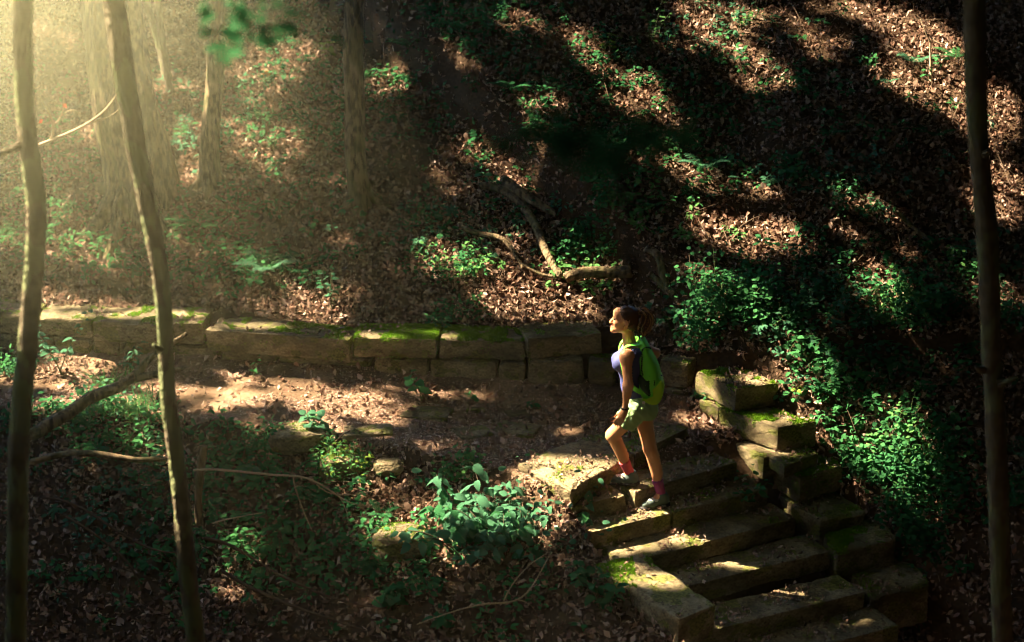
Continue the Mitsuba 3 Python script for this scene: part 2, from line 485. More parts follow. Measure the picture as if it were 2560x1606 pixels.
corner_block(side_wall, 'stone', (2.335, 0.776, -0.42), (2.004, 1.287, -0.42), (2.69, 1.027, -0.42), -.66, -.42, 208, .2)
corner_block(side_wall, 'stone', (2.734, 0.08, -0.6), (2.423, 0.729, -0.6), (3.196, 0.315, -0.6), -.86, -.585, 209, .3)
corner_block(side_wall, 'stone', (2.821, -0.277, -0.75), (2.768, 0.224, -0.75), (3.411, 0.021, -0.75), -1.08, -.72, 210, .55, thick=20000, rnd=.03)
corner_block(side_wall, 'stone', (3.05, -0.649, -1), (2.966, -0.02, -1), (3.644, -0.349, -1), -1.35, -.97, 211, .4, rnd=.018)

stairs = thing('stone_stairs', 'worn stone stairs with leaf litter on the treads climbing from lower right to the path', 'stairs')
quad = lambda a, b, c, d: [a, b, c, d]
stone(stairs, 'landing', quad((.50, -.46), (1.09, .30), (.66, .74), (.04, .10)), -.20, -.03, 301, .1, rough=.016, rnd=.018, moss_bias=lambda p: .2 * ((p[:, 1] < .0) - .7))
stone(stairs, 'landing', quad((1.10, .32), (1.66, .98), (1.20, 1.16), (.68, .76)), -.20, -.03, 302, .5, rough=.012, rnd=.014)
for k, (a, b, z, m, dep) in enumerate([((.50, -.45), (.99, -.17), -.205, .2, .36), ((1.07, -.12), (2.04, .54), -.205, .2, .42),
                                       ((.46, -.70), (1.38, -.20), -.372, .25, .36), ((1.40, -.19), (2.30, .34), -.372, .15, .38),
                                       ((.92, -.84), (2.52, .07), -.542, .15, .38),
                                       ((1.10, -1.10), (2.78, -.24), -.712, .12, .38),
                                       ((1.45, -1.44), (3.00, -.68), -.882, .1, .38),
                                       ((1.62, -1.74), (3.25, -.95), -1.052, .1, .40)]):
    a, b = np.array(a), np.array(b)
    nb = np.array([-(b - a)[1], (b - a)[0]]) / np.linalg.norm(b - a) * dep
    stone(stairs, 'step', [a, b, b + nb, a + nb], z - .18, z, 310 + k, m, rough=.012, rnd=.014, cell=.022)

kerb = thing('parapet_stone', 'long mossy sandstone block edging the left side of the stairs near the bottom', 'stone block')
v0, f0 = stone_block([(0.663, -1.049, -0.45), (1.28, -1.968, -0.45), (1.59, -1.739, -0.45), (1.104, -0.836, -0.45)], -.74, -.455, 401, rough=.016, rnd=.016, cell=.022)
BLOCKS[kerb + '__block'] = (v0, f0)
part(kerb, 'block', mikit.ply((v0, f0), 'stone', smooth=24))
part(kerb, 'moss', moss_on(v0, f0, 401, .75, 18000, bias=lambda p: .22 * (p[:, 0] < 1.0) - .10), kind='stuff')
low = thing('lower_parapet_stone', 'rough stone block wedged under the mossy parapet stone beside the stairs', 'stone block')
v0, f0 = stone_block([(0.746, -1.217, -0.75), (1.182, -1.796, -0.75), (1.472, -1.576, -0.75), (1.04, -0.993, -0.75)], -1.1, -.75, 402, rough=.02, rnd=.04)
part(low, 'block', mikit.ply((v0, f0), 'stone', smooth=24))
part(low, 'moss', moss_on(v0, f0, 402, .5), kind='stuff')
v0, f0 = stone_block([(1.142, -1.342, -1), (1.416, -1.537, -1), (1.541, -1.328, -1), (1.249, -1.099, -1)], -1.3, -.98, 403, rough=.02, rnd=.04)
add('small_mossy_stone', mikit.ply((v0, f0), 'stone', smooth=24), 'small stone below the front end of the mossy parapet block', 'stone block')

# flagstones let into the path
for k, (c, lx, ly, ang) in enumerate([((-1.335, 0.904), .24, .13, .1), ((-0.808, 1.366), .23, .15, -.15), ((-0.366, 0.938), .17, .15, .4), ((0.04, 1.06), .20, .18, -.3), ((0.053, 1.433), .12, .08, .2), ((-0.346, 1.507), .10, .06, 0)]):
    g = np.random.default_rng(500 + k)
    a = np.array([math.cos(ang), math.sin(ang)])
    b = np.array([-a[1], a[0]])
    c = np.array(c)
    z = float(height(*c))
    plan = [c + a * sx * lx * g.uniform(.8, 1.1) + b * sy * ly * g.uniform(.8, 1.1) for sx, sy in ((-1, -1), (1, -1), (1, 1), (-1, 1))]
    v, f = stone_block(plan, z - .06, z + .025, 500 + k, rough=.012, rnd=.02)
    part('path', 'flagstone', mikit.ply((v, f), 'stone', smooth=24))


def boulder(name, label, c, size, seed, moss, sink=.3, rot=0.0):
    t = thing(name, label, 'rock')
    s = trimesh.creation.icosphere(4)
    p = np.array(s.vertices)
    q = np.sign(p) * np.abs(p) ** .72 * np.asarray(size)
    cr, sr = math.cos(rot), math.sin(rot)
    q = q @ np.array([[cr, sr, 0], [-sr, cr, 0], [0, 0, 1]])
    q = q + unit(p) * ((mk.fbm(p * 1.3 + seed, 4, seed) - .5) * .55 * np.mean(size))[:, None]
    q = q + [c[0], c[1], float(height(c[0], c[1])) + size[2] * (1 - 2 * sink)]
    part(t, 'stone', mikit.ply((q, np.array(s.faces)), 'stone', smooth=35))
    part(t, 'moss', moss_on(q, np.array(s.faces), seed, moss), kind='stuff')
    return t


boulder('path_edge_rock', 'flat mossy rock at the rim of the path beside a broad-leaved seedling', (-1.953, 0.79), (.27, .17, .10), 601, .75, .25, .2)
boulder('path_edge_rock', 'mossy rock half hidden by the yellow-green bush below the path', (-1.565, 0.575), (.20, .15, .11), 602, 1.2, .4)
boulder('slope_rock', 'rounded mossy rock to the left of the large-leaved shrub in the foreground', (-0.956, -0.331), (.25, .19, .15), 603, 1.2, .36)
boulder('slope_rock', 'small brown rock above the large-leaved shrub just below the path', (-1.11, 0.429), (.14, .1, .07), 604, .3, .3)

# ------------------------------------------------------------------ leaf litter
LITTER = np.array([(.26, .165, .130), (.37, .265, .22), (.145, .088, .068), (.50, .39, .335), (.085, .058, .046), (.31, .19, .145), (.20, .135, .105)])


def litter_mesh(x, y, z, n, seed, size=(.05, .105), tilt=1.15, shape='oak', jag=.38, lift=.02):
    g = np.random.default_rng(seed)
    k, st = len(x), 4 if shape == 'oak' else 3
    up = unit(n + tilt * g.normal(size=(k, 3)) * .6)
    ahead = g.normal(size=(k, 3))
    L = g.uniform(*size, k)
    v, f = leaf_cloud(leaf_template(st, shape, jag, seed), np.stack([x, y, z + g.uniform(0, lift, k)], 1) + n * .006, ahead, up, L, L * g.uniform(.42, .8, k), g.normal(0, 1.7, k), g.uniform(-.35, .6, k))
    c = LITTER[g.integers(0, len(LITTER), k)] * g.uniform(.6, 1.15, (k, 1))
    return v, f, np.repeat(c, 3 * st, axis=0)


def scatter(x0, x1, y0, y1, n, g):
    return g.uniform(x0, x1, n), g.uniform(y0, y1, n)


g = np.random.default_rng(21)
lx, ly = scatter(-7.6, 7.0, -3.0, 9.2, 290000, g)
edge = np.abs(lx) < .9 + (ly + 13.5) * .32                              # only what the slope in view can show, and a margin
cover = mk.fbm(np.stack([lx * 1.1, ly * 1.1, lx * 0], 1), 3, 77)
yw_, ye_ = np.interp(lx, WALL_X, WALL_Y), np.interp(lx, EDGE_X, EDGE_Y)
pth = on_path(lx, ly)
par_ = (lx - .80) * .88 + (ly + .95) * .47
sid_ = (lx - 1.95) * .78 + (ly - 1.30) * .62
d_ = (lx - 1.08) * .5 + (ly - .30) * -.866
on_steps = (par_ > -.05) & (sid_ < .0) & (d_ > -.05)
in_wall = (ly > yw_ - .02) & (ly < yw_ + .43) & (sid_ < 0)
keep = edge & ~on_steps & ~in_wall & (g.random(len(lx)) < np.where(pth, .17, np.where((ly < ye_) & (sid_ < 0), .95, 1.0)) * np.clip(.45 + 1.7 * (cover - .3), .35, 1))
lx, ly = lx[keep], ly[keep]
ln = normal_at(lx, ly)
half = len(lx) // 3
pieces = [litter_mesh(lx[a:b], ly[a:b], height(lx[a:b], ly[a:b]), ln[a:b], 30 + k, shape=s, jag=j, size=sz)
          for k, (a, b, s, j, sz) in enumerate([(0, half, 'oak', .42, (.044, .100)), (half, 2 * half, 'ovate', .0, (.038, .082)), (2 * half, len(lx), 'lance', .12, (.042, .095))])]


def add_stuff(key, pieces, bsdf, label, cat):
    v, f = joined([(a, b) for a, b, _ in pieces])
    add(key, mikit.ply((v, f), bsdf, smooth=False, color=np.vstack([c for _, _, c in pieces])), label, cat, None, 'stuff')


add_stuff('leaf_litter', pieces, 'dead_leaf', 'brown curled dead leaves lying all over the wooded slope', 'leaf litter')

# leaves and chips swept onto the treads, the path and the wall top
g = np.random.default_rng(22)
bits = []
for key, (v, f) in BLOCKS.items():
    tri = v[f]
    nn = np.cross(tri[:, 1] - tri[:, 0], tri[:, 2] - tri[:, 0])
    w = np.linalg.norm(nn, axis=1) / 2 * (unit(nn)[:, 2] > .85)
    dens = 700 if 'step' in key or 'landing' in key else (300 if 'retaining' in key else 160)
    k = int(w.sum() * dens)
    if k < 4:
        continue
    i = g.choice(len(f), k, p=w / w.sum())
    a, b = g.random((2, k))
    s = a + b > 1
    a[s], b[s] = 1 - a[s], 1 - b[s]
    p = tri[i, 0] + a[:, None] * (tri[i, 1] - tri[i, 0]) + b[:, None] * (tri[i, 2] - tri[i, 0])
    m = mk.fbm(p * 2.6 + 3, 3, 41) > (.44 if 'step' in key else (.56 if 'landing' in key or 'parapet' in key else .55))
    p = p[m]
    if len(p):
        bits.append(litter_mesh(p[:, 0], p[:, 1], p[:, 2], np.tile([0, 0, 1.0], (len(p), 1)), 60, size=(.018, .062), tilt=.45, shape='lance', jag=.1))
add_stuff('fallen_leaves', bits, 'dead_leaf', 'small dry leaves and needles swept onto the stair treads and wall tops', 'leaf litter')

g = np.random.default_rng(23)
cx, cy = scatter(-7, 2, -.6, 3.1, 110000, g)
m = on_path(cx, cy) & (mk.fbm(np.stack([cx * 2, cy * 2, cx * 0], 1), 3, 8) > .36)
cx, cy = cx[m], cy[m]
k = len(cx)
v, f = leaf_cloud(leaf_template(2, 'lance'), np.stack([cx, cy, height(cx, cy) + .003], 1), g.normal(size=(k, 3)) * [1, 1, .25], unit(np.array([0, 0, 1.0]) + .5 * spin(k, g)), g.uniform(.010, .042, k), g.uniform(.10, .22, k) * .06, 0.2, .2)
wid = leaf_template(2, 'lance')[0]
tv = np.array([[0, .5], [0, -.5], [1, .5], [1, -.5]])
v, f = leaf_cloud((tv, np.array([[0, 1, 3], [0, 3, 2]])), np.stack([cx, cy, height(cx, cy) + .004], 1), g.normal(size=(k, 3)) * [1, 1, .25], unit(np.array([0, 0, 1.0]) + .5 * spin(k, g)), g.uniform(.010, .045, k), g.uniform(.004, .013, k), .4, .0)
c = LITTER[g.integers(0, len(LITTER), k)] * g.uniform(.7, 1.1, (k, 1))
add('bark_chips', mikit.ply((v, f), 'chips', smooth=False, color=np.repeat(c, 4, axis=0)), 'fine bark chips and needle crumbs strewn over the dirt path', 'debris', None, 'stuff')

# ------------------------------------------------------------------ trees: trunk, limbs, crown
TREES = []


def tree(name, label, pts, radii, bark, rough, crown_z, group=None, sides=18, roots=0, seed=0, step=.07, stem=None):
    t = thing(name, label, 'tree', group)
    pts, radii = [np.array(p, float) for p in pts], list(radii)
    b = pts[0]
    top = pts[-1]
    meshes = [tube(pts, radii, sides, step, rough, seed)]
    if stem:
        meshes.append(tube(*stem, sides, step, rough, seed + 1))
    g = np.random.default_rng(seed + 50)
    for k in range(roots):                                                # root flare
        a = 2 * math.pi * (k + g.uniform(-.25, .25)) / roots + 1.0
        d = np.array([math.cos(a), math.sin(a), 0])
        r0 = radii[0]
        ps = []
        for s, up in ((.15, 1.3), (.65, .55), (1.15, .20), (1.7, .02), (2.2, -.14)):
            q = b + d * r0 * s
            q[2] = float(height(q[0], q[1])) + up * r0
            ps.append(q)
        meshes.append(tube(ps, np.array([.40, .36, .26, .15, .06]) * r0, 9, .06, rough * .9, seed + 9 + k))
    part(t, 'trunk', mikit.ply(joined(meshes), bark, smooth=True))
    limbs = []
    for k in range(0):
        s = g.uniform(.62, .98)
        q0 = np.array([np.interp(s, np.linspace(0, 1, len(pts)), [p[i] for p in pts]) for i in range(3)])
        if q0[2] < crown_z - 2.5:
            continue
        a = g.uniform(0, 2 * math.pi)
        d = np.array([math.cos(a), math.sin(a), g.uniform(.25, .8)])
        L = g.uniform(1.4, 3.2)
        limbs.append(tube([q0, q0 + d * L * .5 + [0, 0, .1], q0 + d * L], [max(radii[-1] * .55, .025), .022, .01], 6, .25, .1, seed + k, wob=.08))
    if limbs:
        part(t, 'branches', mikit.ply(joined(limbs), bark, smooth=True))
    TREES.append((t, top, crown_z))
    return t


tree('young_tree', 'slim blurred trunk nearest the left edge, lit along its left side with a stub branch', [(-2.831, -5.4, -0.366), (-2.69, -5.4, 1.236), (-2.609, -5.4, 2.021), (-2.554, -5.4, 2.502), (-2.47, -5.4, 2.968), (-2.394, -5.4, 3.418), (-2.367, -5.4, 3.746), (-2.378, -5.4, 4.003), (-2.371, -5.4, 4.318), (-2.341, -5.4, 4.685), (-2.262, -5.4, 5.654), (-2.266, -5.2, 7.266), (-2.24, -5, 8.91)],
     [.066, .056, .055, .053, .051, .049, .050, .048, .048, .047, .045, .04, .025], 'lichen_bark', .14, 7.5, seed=1, step=.035)
tree('young_tree', 'slender leaning sapling trunk crossing the left third of the picture in front of the wall', [(-1.731, -5, -0.367), (-1.797, -5, 1.016), (-1.821, -5, 1.501), (-1.837, -5, 2.094), (-1.86, -5, 2.468), (-1.858, -5, 2.785), (-1.856, -5, 3.071), (-1.881, -5, 3.398), (-1.928, -5, 3.763), (-1.964, -5, 4.118), (-1.988, -5, 4.422), (-2, -5, 4.635), (-2.014, -5, 5.652), (-2.031, -4.9, 7.147), (-2.012, -4.8, 8.831)],
     [.062, .056, .052, .046, .043, .042, .044, .047, .051, .053, .055, .056, .052, .04, .02], 'lichen_bark', .12, 7.5, seed=2, step=.035)
tree('young_tree', 'dark slender trunk standing alone near the right edge with pale light down its left side', [(3.018, -4.8, -0.51), (2.859, -4.8, 0.905), (2.775, -4.8, 1.616), (2.696, -4.8, 2.265), (2.625, -4.8, 2.765), (2.567, -4.8, 3.249), (2.5, -4.8, 3.648), (2.45, -4.8, 3.946), (2.41, -4.8, 4.282), (2.377, -4.8, 4.61), (2.272, -4.8, 5.651), (2.103, -4.7, 7.36), (1.963, -4.6, 8.903)],
     [.064, .058, .058, .056, .055, .056, .055, .055, .056, .056, .052, .04, .02], 'smooth_bark', .14, 7.5, seed=3, step=.035)
bt = (-4.131, 4.34, 1.206)
big = np.array(bt)
big2 = big + [.30, .10, .0]
tree('old_tree', 'massive old tree with furrowed bark and flared roots leaning on the slope at upper left',
     [big + [0, 0, -.35], big + [0, .02, .15], big + [-.10, .05, .6], (-4.257, 4.3, 2.296), (-4.34, 4.45, 2.865), (-4.396, 4.6, 3.432), (-4.574, 5, 5.166), (-4.69, 5.3, 6.865), (-4.728, 5.6, 8.914)],
     [.36, .29, .245, .225, .215, .21, .19, .17, .12], 'bark', .22, 10.0, sides=44, roots=7, seed=4, step=.05,
     stem=([big2 + [.02, 0, -.4], big2 + [0, 0, .25], (-3.986, 4.45, 2.314), (-4.088, 4.6, 3.025), (-4.165, 4.75, 3.685), (-4.318, 5.2, 5.595), (-4.265, 5.6, 8.119)], [.25, .19, .155, .142, .135, .11, .07]))
b2 = np.array((-3.327, 4.574, 1.389))
tree('forest_tree', 'straight mid-sized trunk standing on the slope second from the big old tree', [b2 + [0, 0, -.3], b2 + [0, 0, .12], b2 + [.01, 0, .4], (-3.241, 4.65, 2.51), (-3.205, 4.7, 3.147), (-3.189, 4.75, 3.774), (-3.136, 4.9, 5.596), (-3.018, 5, 7.65), (-2.894, 5, 10.289)],
     [.165, .125, .108, .100, .097, .097, .085, .07, .04], 'bark', .12, 9.5, sides=30, roots=5, seed=5, step=.05)
b3 = np.array((-1.647, 4.144, 1.312))
tree('forest_tree', 'tall straight trunk left of centre with a thin line of sunlight down its left edge', [b3 + [0, 0, -.3], b3 + [0, 0, .10], b3 + [-.03, .0, .35], (-1.683, 4.25, 2.305), (-1.684, 4.3, 2.889), (-1.654, 4.3, 3.47), (-1.6, 4.4, 5.184), (-1.481, 4.4, 7.587), (-1.41, 4.4, 10.14)],
     [.175, .135, .112, .108, .107, .105, .095, .075, .045], 'bark', .10, 9.5, sides=32, roots=5, seed=6, step=.05)
for k, (a, lab) in enumerate([([(-4.089, 6.209, 2.21), (-4.184, 6.4, 2.658), (-4.32, 6.5, 3.194), (-4.482, 6.6, 4.407), (-4.632, 6.8, 6.958)], 'thin hazy sapling stem behind the big old tree, leaning left'),
                              ([(-4.003, 6.053, 2.137), (-4.074, 6.1, 2.654), (-4.121, 6.2, 3.232), (-4.146, 6.3, 4.426), (-4.159, 6.6, 6.945)], 'thin hazy upright sapling stem right behind the big old tree')]):
    tree('thin_sapling', lab, a, [.05, .045, .04, .032, .02], 'smooth_bark', .05, 9.0, seed=7 + k, sides=10)
# trees around the picture whose crowns close the forest's roof
OUT = 'shade trees beyond the frame'
for k, (x, y) in enumerate([(-10.5, 5.5), (-9.5, 1.0), (-12.5, 9), (-6.5, 11.5), (-1.5, 10.5), (3.5, 9.5), (8.2, 7.5), (8.6, 1.5), (7.6, -5.0), (-9.0, -6.5), (-6.5, -15.0), (3.0, -17.5), (8.0, -13), (-14.5, 0.5),
                            (-12.5, -12), (0.5, 16), (-10.5, 16.5), (9.5, 15), (14.5, 6), (13.5, -6), (14, -16), (-3, -20.5), (-17, 7), (-16, -6), (5, 22), (-5, 23)]):
    z = float(height(x, y))
    g = np.random.default_rng(700 + k)
    h = 13.0 - .35 * z
    l = g.uniform(-.5, .5, 2)
    tree('shade_tree', 'tall tree standing outside the picture, its crown shading the slope', [(x, y, z - .3), (x, y, z + .3), (x + l[0] * .5, y + l[1] * .5, z + h * .5), (x + l[0], y + l[1], z + h * .95)],
         [.30, .20, .16, .05], 'bark', .1, z + 7.5, OUT, sides=12, seed=20 + k, step=.3)

# ---- the crowns: leaf sprays filling the roof, open where the sun comes through
E1 = np.array([.309, .951, 0])
E1 -= SUN * (E1 @ SUN)
E1 /= np.linalg.norm(E1)
E2 = np.cross(SUN, E1)
# openings of the roof, across the sun's direction: centre, two half axes, how open
MOTTLE = .45
OPEN = np.array([
    (3.801, 2.014, 0.115, -0.435, -0.332, 0.024, 0.97),
    (4.584, 2.517, 0.05, -0.186, -0.147, 0.005, 0.9),
    (5.433, 1.387, 0.038, -0.24, -0.181, 0.009, 0.9),
    (1.999, 3.508, 0.088, -0.369, -0.38, -0.001, 0.97),
    (3.667, 3.266, 0.04, -0.26, -0.172, -0.013, 0.9),
    (3.393, 1.465, 0.097, -0.298, -0.227, 0.019, 0.95),
    (3.056, 1.245, 0.046, -0.168, -0.282, 0.026, 0.85),
    (2.141, 1.733, 0.11, -0.44, -0.21, 0.022, 0.95),
    (2.099, 1.998, 0.055, -0.222, -0.166, 0.015, 0.7),
    (1.574, 3.161, 0.205, -0.693, -0.119, 0.004, 0.97),
    (1.795, 1.962, 0.155, -0.597, -0.128, 0.013, 0.97),
    (0.774, 3.736, 0.166, -0.441, -0.399, -0.135, 0.97),
    (0.737, 2.789, 0.092, -0.228, -0.282, -0.107, 0.95),
    (0.881, 1.999, 0.215, -0.469, -0.285, -0.09, 0.95),
    (0.95, 1.45, 0.186, -0.322, -0.301, -0.083, 0.95),
    (4.903, 1.749, 0.046, -0.303, -0.322, 0.009, 0.7),
    (4.372, 1.599, 0.077, -0.324, -0.271, 0.028, 0.6),
    (5.052, 2.097, 0.058, -0.208, -0.234, 0.01, 0.6),
    (5.592, 0.517, -0.344, -0.501, -0.043, 0.144, 0.6),
    (5.255, -0.218, 0.034, -0.278, -0.256, 0.034, 0.55),
    (4.163, 0.018, 0.019, -0.15, -0.181, 0.036, 0.8),
    (3.799, -0.329, -0.031, -0.182, -0.095, 0.054, 0.75),
    (4.419, -0.963, 0.043, -0.087, -0.119, 0.025, 0.9),
    (5.02, -1.331, 0.048, -0.088, -0.128, 0.027, 0.85),
    (4.081, 0.368, 0.028, -0.112, -0.173, 0.037, 0.7),
    (2.6, 0.02, 0.15, -0.367, -0.19, 0.038, 0.9),
    (2.75, 0.299, 0.055, -0.176, -0.141, 0.025, 0.8),
    (2.916, 0.552, 0.047, -0.166, -0.229, 0.029, 0.75),
    (3.472, 0.648, 0.033, -0.125, -0.157, 0.021, 0.6),
    (3.217, -0.132, 0.03, -0.071, -0.289, 0.058, 0.7),
    (2.989, -0.34, 0.137, -0.338, -0.065, 0.014, 0.8),
    (5.129, -1.658, 0.117, -0.203, -0.462, 0.106, 0.75),
    (4.536, -1.627, 0.079, -0.141, -0.228, 0.048, 0.75),
    (6.295, -2.416, 0.032, -0.267, -0.25, 0.063, 0.6),
    (6.179, -2.876, 0.041, -0.261, -0.243, 0.067, 0.6),
    (6.077, -3.132, 0.048, -0.156, -0.253, 0.066, 0.55),
    (6.12, -3.889, 0.077, -0.261, -0.524, 0.157, 0.92),
    (5.512, -2.566, -0.013, -0.202, -0.197, 0.056, 0.65),
    (4.307, -1.308, 0.09, -0.17, -0.436, 0.094, 0.5),
    (3.682, -1.953, 0.077, -0.322, -0.332, 0.096, 0.95),
    (3.284, -1.524, 0.063, -0.137, -0.242, 0.059, 0.6),
    (3.83, -2.845, 0.086, -0.192, -0.142, 0.051, 0.9),
    (3.553, -2.52, 0.042, -0.111, -0.139, 0.044, 0.6),
    (5.71, -4.255, 0.098, -0.172, -0.326, 0.117, 0.7),
    (4.655, -3.93, 0.048, -0.142, -0.467, 0.158, 0.75),
    (2.789, -2.294, 0.076, -0.227, -0.316, 0.096, 0.75),
    (3.201, -2.868, 0.107, -0.238, -0.322, 0.101, 0.9),
    (3.477, -3.303, 0.069, -0.16, -0.279, 0.093, 0.75),
    (2.033, -2.135, 0.055, -0.19, -0.134, 0.08, 0.7),
    (2.359, -1.934, 0.088, -0.184, -0.198, 0.092, 0.65),
    (2.579, -2.646, 0.113, -0.245, -0.164, 0.062, 0.6),
    (1.916, -1.795, 0.02, -0.133, -0.11, 0.086, 0.8),
    (1.822, -1.036, 0.02, -0.137, -0.354, 0.019, 0.8),
    (1.589, -1.159, 0.147, -0.101, -0.176, 0.057, 0.7),
    (0.2, -0.293, 0.149, -0.134, -0.086, 0.013, 0.9),
    (0.787, -0.631, 0.122, -0.085, -0.082, 0.031, 0.9),
    (0.891, -0.882, 0.183, -0.164, -0.084, 0.013, 0.9),
    (0.122, -0.369, 0.172, -0.156, -0.087, 0.012, 0.9),
    (0.672, -0.917, 0.153, -0.139, -0.071, 0.011, 0.92),
    (0.117, -0.574, 0.171, -0.156, -0.087, 0.013, 0.9),
    (0.023, -0.678, 0.181, -0.167, -0.086, 0.013, 0.9),
    (0.687, -1.143, 0.258, -0.045, -0.102, 0.018, 0.85),
    (0.038, -0.159, 0.167, -0.157, -0.216, -0.02, 0.8),
    (0.189, 1.123, 0.027, -0.285, -0.279, -0.001, 0.55),
    (0.393, 1.525, 0.097, -0.171, -0.224, -0.055, 0.9),
    (0.037, 1.565, 0.053, -0.233, -0.116, 0.027, 0.7),
    (0.142, 2.779, 0.142, -0.345, -0.369, -0.107, 0.85),
    (0.065, 3.214, 0.099, -0.215, -0.255, -0.086, 0.8),
    (-0.177, 2.112, 0.051, -0.198, -0.132, 0.012, 0.5),
    (0.177, 1.798, 0.049, -0.201, -0.233, -0.014, 0.6),
    (-0.174, 1.115, 0.029, -0.204, -0.178, 0.021, 0.45),
    (-0.554, 1.57, 0.053, -0.225, -0.345, 0.032, 0.35),
    (1.615, 0.979, 0.055, -0.149, -0.251, -0.012, 0.7),
    (1.626, 0.668, 0.084, -0.19, -0.13, 0.002, 0.7),
    (0.285, -1.157, 0.147, -0.136, -0.121, 0.022, 0.5),
    (2.308, 2.314, 0.082, -0.297, -0.344, 0.025, 0.5),
    (2.61, 2.625, 0.067, -0.226, -0.242, 0.01, 0.6),
    (2.637, 1.986, 0.056, -0.227, -0.29, 0.027, 0.7),
    (2.838, 3.444, 0.052, -0.244, -0.294, 0.015, 0.6),
    (2.732, 3.969, 0.049, -0.25, -0.369, -0.001, 0.8),
    (1.799, 3.954, 0.053, -0.236, -0.349, -0.01, 0.95),
    (3.182, 3.062, 0.069, -0.188, -0.248, 0.012, 0.6),
    (2.33, -0.926, -0.037, -0.238, -0.036, 0.039, 0.7),
    (1.553, -0.73, 0.048, -0.125, -0.278, -0.039, 0.4),
    (1.337, -1.042, 0.108, -0.097, -0.149, 0.033, 0.6),
    (0.209, -1.564, 0.055, -0.123, 0.002, 0.175, 1),
    (0.189, -1.311, 0.055, -0.124, 0.002, 0.177, 1),
    (0.186, -1.067, 0.049, -0.111, 0.002, 0.18, 1),
    (0.219, -0.823, 0.044, -0.098, 0.001, 0.152, 1),
    (0.261, -0.647, 0.038, -0.085, 0.001, 0.077, 1),
    (0.266, -1.538, 0.037, -0.083, 0.002, 0.146, 1),
    (0.23, -1.714, 0.049, -0.109, 0.001, 0.087, 1),
    (-0.384, 0.603, 0.297, -0.669, -0.016, 0.405, 0.97),
    (-0.909, -0.827, 0.139, -0.313, 0.002, 0.159, 0.97),
    (-0.794, -0.487, 0.071, -0.16, 0.001, 0.089, 0.95),
    (1.927, -1.485, 0.102, -0.229, 0.001, 0.07, 0.97),
    (1.719, -1.514, 0.107, -0.241, 0.002, 0.063, 0.95),
    (1.622, -1.179, 0.061, -0.136, 0.002, 0.09, 0.95),
    (1.481, -1.202, 0.06, -0.135, 0.002, 0.102, 0.9),
    (1.435, -1.47, 0.099, -0.223, 0.001, 0.056, 0.85),
    (1.343, -1.381, 0.059, -0.133, 0.003, 0.126, 0.7),
    (1.077, -1.55, 0.052, -0.116, 0.001, 0.049, 0.8),
    (3.361, 1.6, 0.053, -0.12, -0.022, 0.928, 0.9),
    (3.455, 0.551, 0.04, -0.09, -0.013, 0.967, 0.9),
    (4.848, 0.795, 0.05, -0.246, -0.228, 0.02, 0.7),
    (4.334, 0.591, 0.037, -0.201, -0.164, 0.026, 0.6),
    (5.586, 2.066, 0.069, -0.255, -0.318, 0.017, 0.7),
    (5.533, 1.68, 0.034, -0.221, -0.327, 0.016, 0.7),
    (4.927, -0.419, 0.063, -0.19, -0.171, 0.032, 0.6),
    (5.351, -0.863, 0.07, -0.154, -0.19, 0.031, 0.6),
    (4.157, 3.467, 0.084, -0.337, -0.425, 0.003, 0.6),
    (4.917, 3.787, 0.127, -0.377, -0.405, -0.017, 0.6),
    (0.239, -0.268, 0.089, -0.2, 0, 0.069, 0.9),
    (0.657, -0.509, 0.078, -0.175, 0, 0.044, 0.85),
    (0.224, -0.457, 0.076, -0.17, 0, 0.037, 0.85),
    (1.746, 0.69, 0.269, -0.606, -0, 0.07, 0.97),
    (1.844, -2.239, 0.01, -0.235, -0.143, 0.106, 0.85),
    (1.66, -1.934, 0.01, -0.168, -0.148, 0.102, 0.7),
    (1.561, -2.228, -0.019, -0.174, -0.118, 0.081, 0.75),
    (2.859, -1.55, 0.084, -0.219, -0.184, 0.047, 0.9),
    (2.641, -1.621, 0.064, -0.161, -0.162, 0.042, 0.8),
    (2.631, -1.262, -0.089, -0.181, -0.056, 0.079, 0.7),
    (-3.816, -5.274, 0.015, -0.035, 0.008, 0.2, 0.9),
    (3.538, -0.087, 0.041, -0.153, -0.346, 0.069, 0.9),
    (3.022, -0.187, 0.053, -0.11, -0.185, 0.04, 0.9),
    (3.027, -0.482, 0.07, -0.298, -0.093, 0.021, 0.95),
    (-0.395, 0.111, 0.16, -0.36, -0, 0.14, 1),
    (-0.26, -0.111, 0.099, -0.222, 0, 0.124, 1),
    (-0.546, 0.399, 0.099, -0.222, -0, 0.095, 0.97),
    (-0.377, 0.102, 0.111, -0.25, 0, 0.094, 0.9),
    (-9.823, -5.111, 0.156, -0.351, -0.011, 0.287, 1),
    (-9.306, -4.797, 0.183, -0.411, -0.013, 0.337, 1),
    (-8.789, -4.484, 0.21, -0.472, -0.014, 0.386, 1),
    (-8.272, -4.17, 0.236, -0.532, -0.016, 0.435, 1),
    (-7.755, -3.857, 0.263, -0.592, -0.018, 0.485, 1),
    (-7.238, -3.543, 0.29, -0.652, -0.02, 0.534, 1),
    (-6.721, -3.23, 0.317, -0.712, -0.022, 0.583, 1),
    (-6.204, -2.916, 0.344, -0.773, -0.023, 0.632, 1),
    (-5.687, -2.603, 0.37, -0.833, -0.025, 0.682, 1),
    (-5.17, -2.289, 0.397, -0.893, -0.027, 0.731, 1),
    (-4.653, -1.976, 0.424, -0.953, -0.029, 0.78, 1),
    (-4.136, -1.662, 0.451, -1.013, -0.031, 0.829, 1),
    (-3.619, -1.349, 0.477, -1.074, -0.033, 0.879, 1),
    (-3.102, -1.035, 0.504, -1.134, -0.034, 0.928, 1),
    (-2.585, -0.722, 0.531, -1.194, -0.036, 0.977, 1),
    (-2.068, -0.409, 0.558, -1.254, -0.038, 1.026, 1),
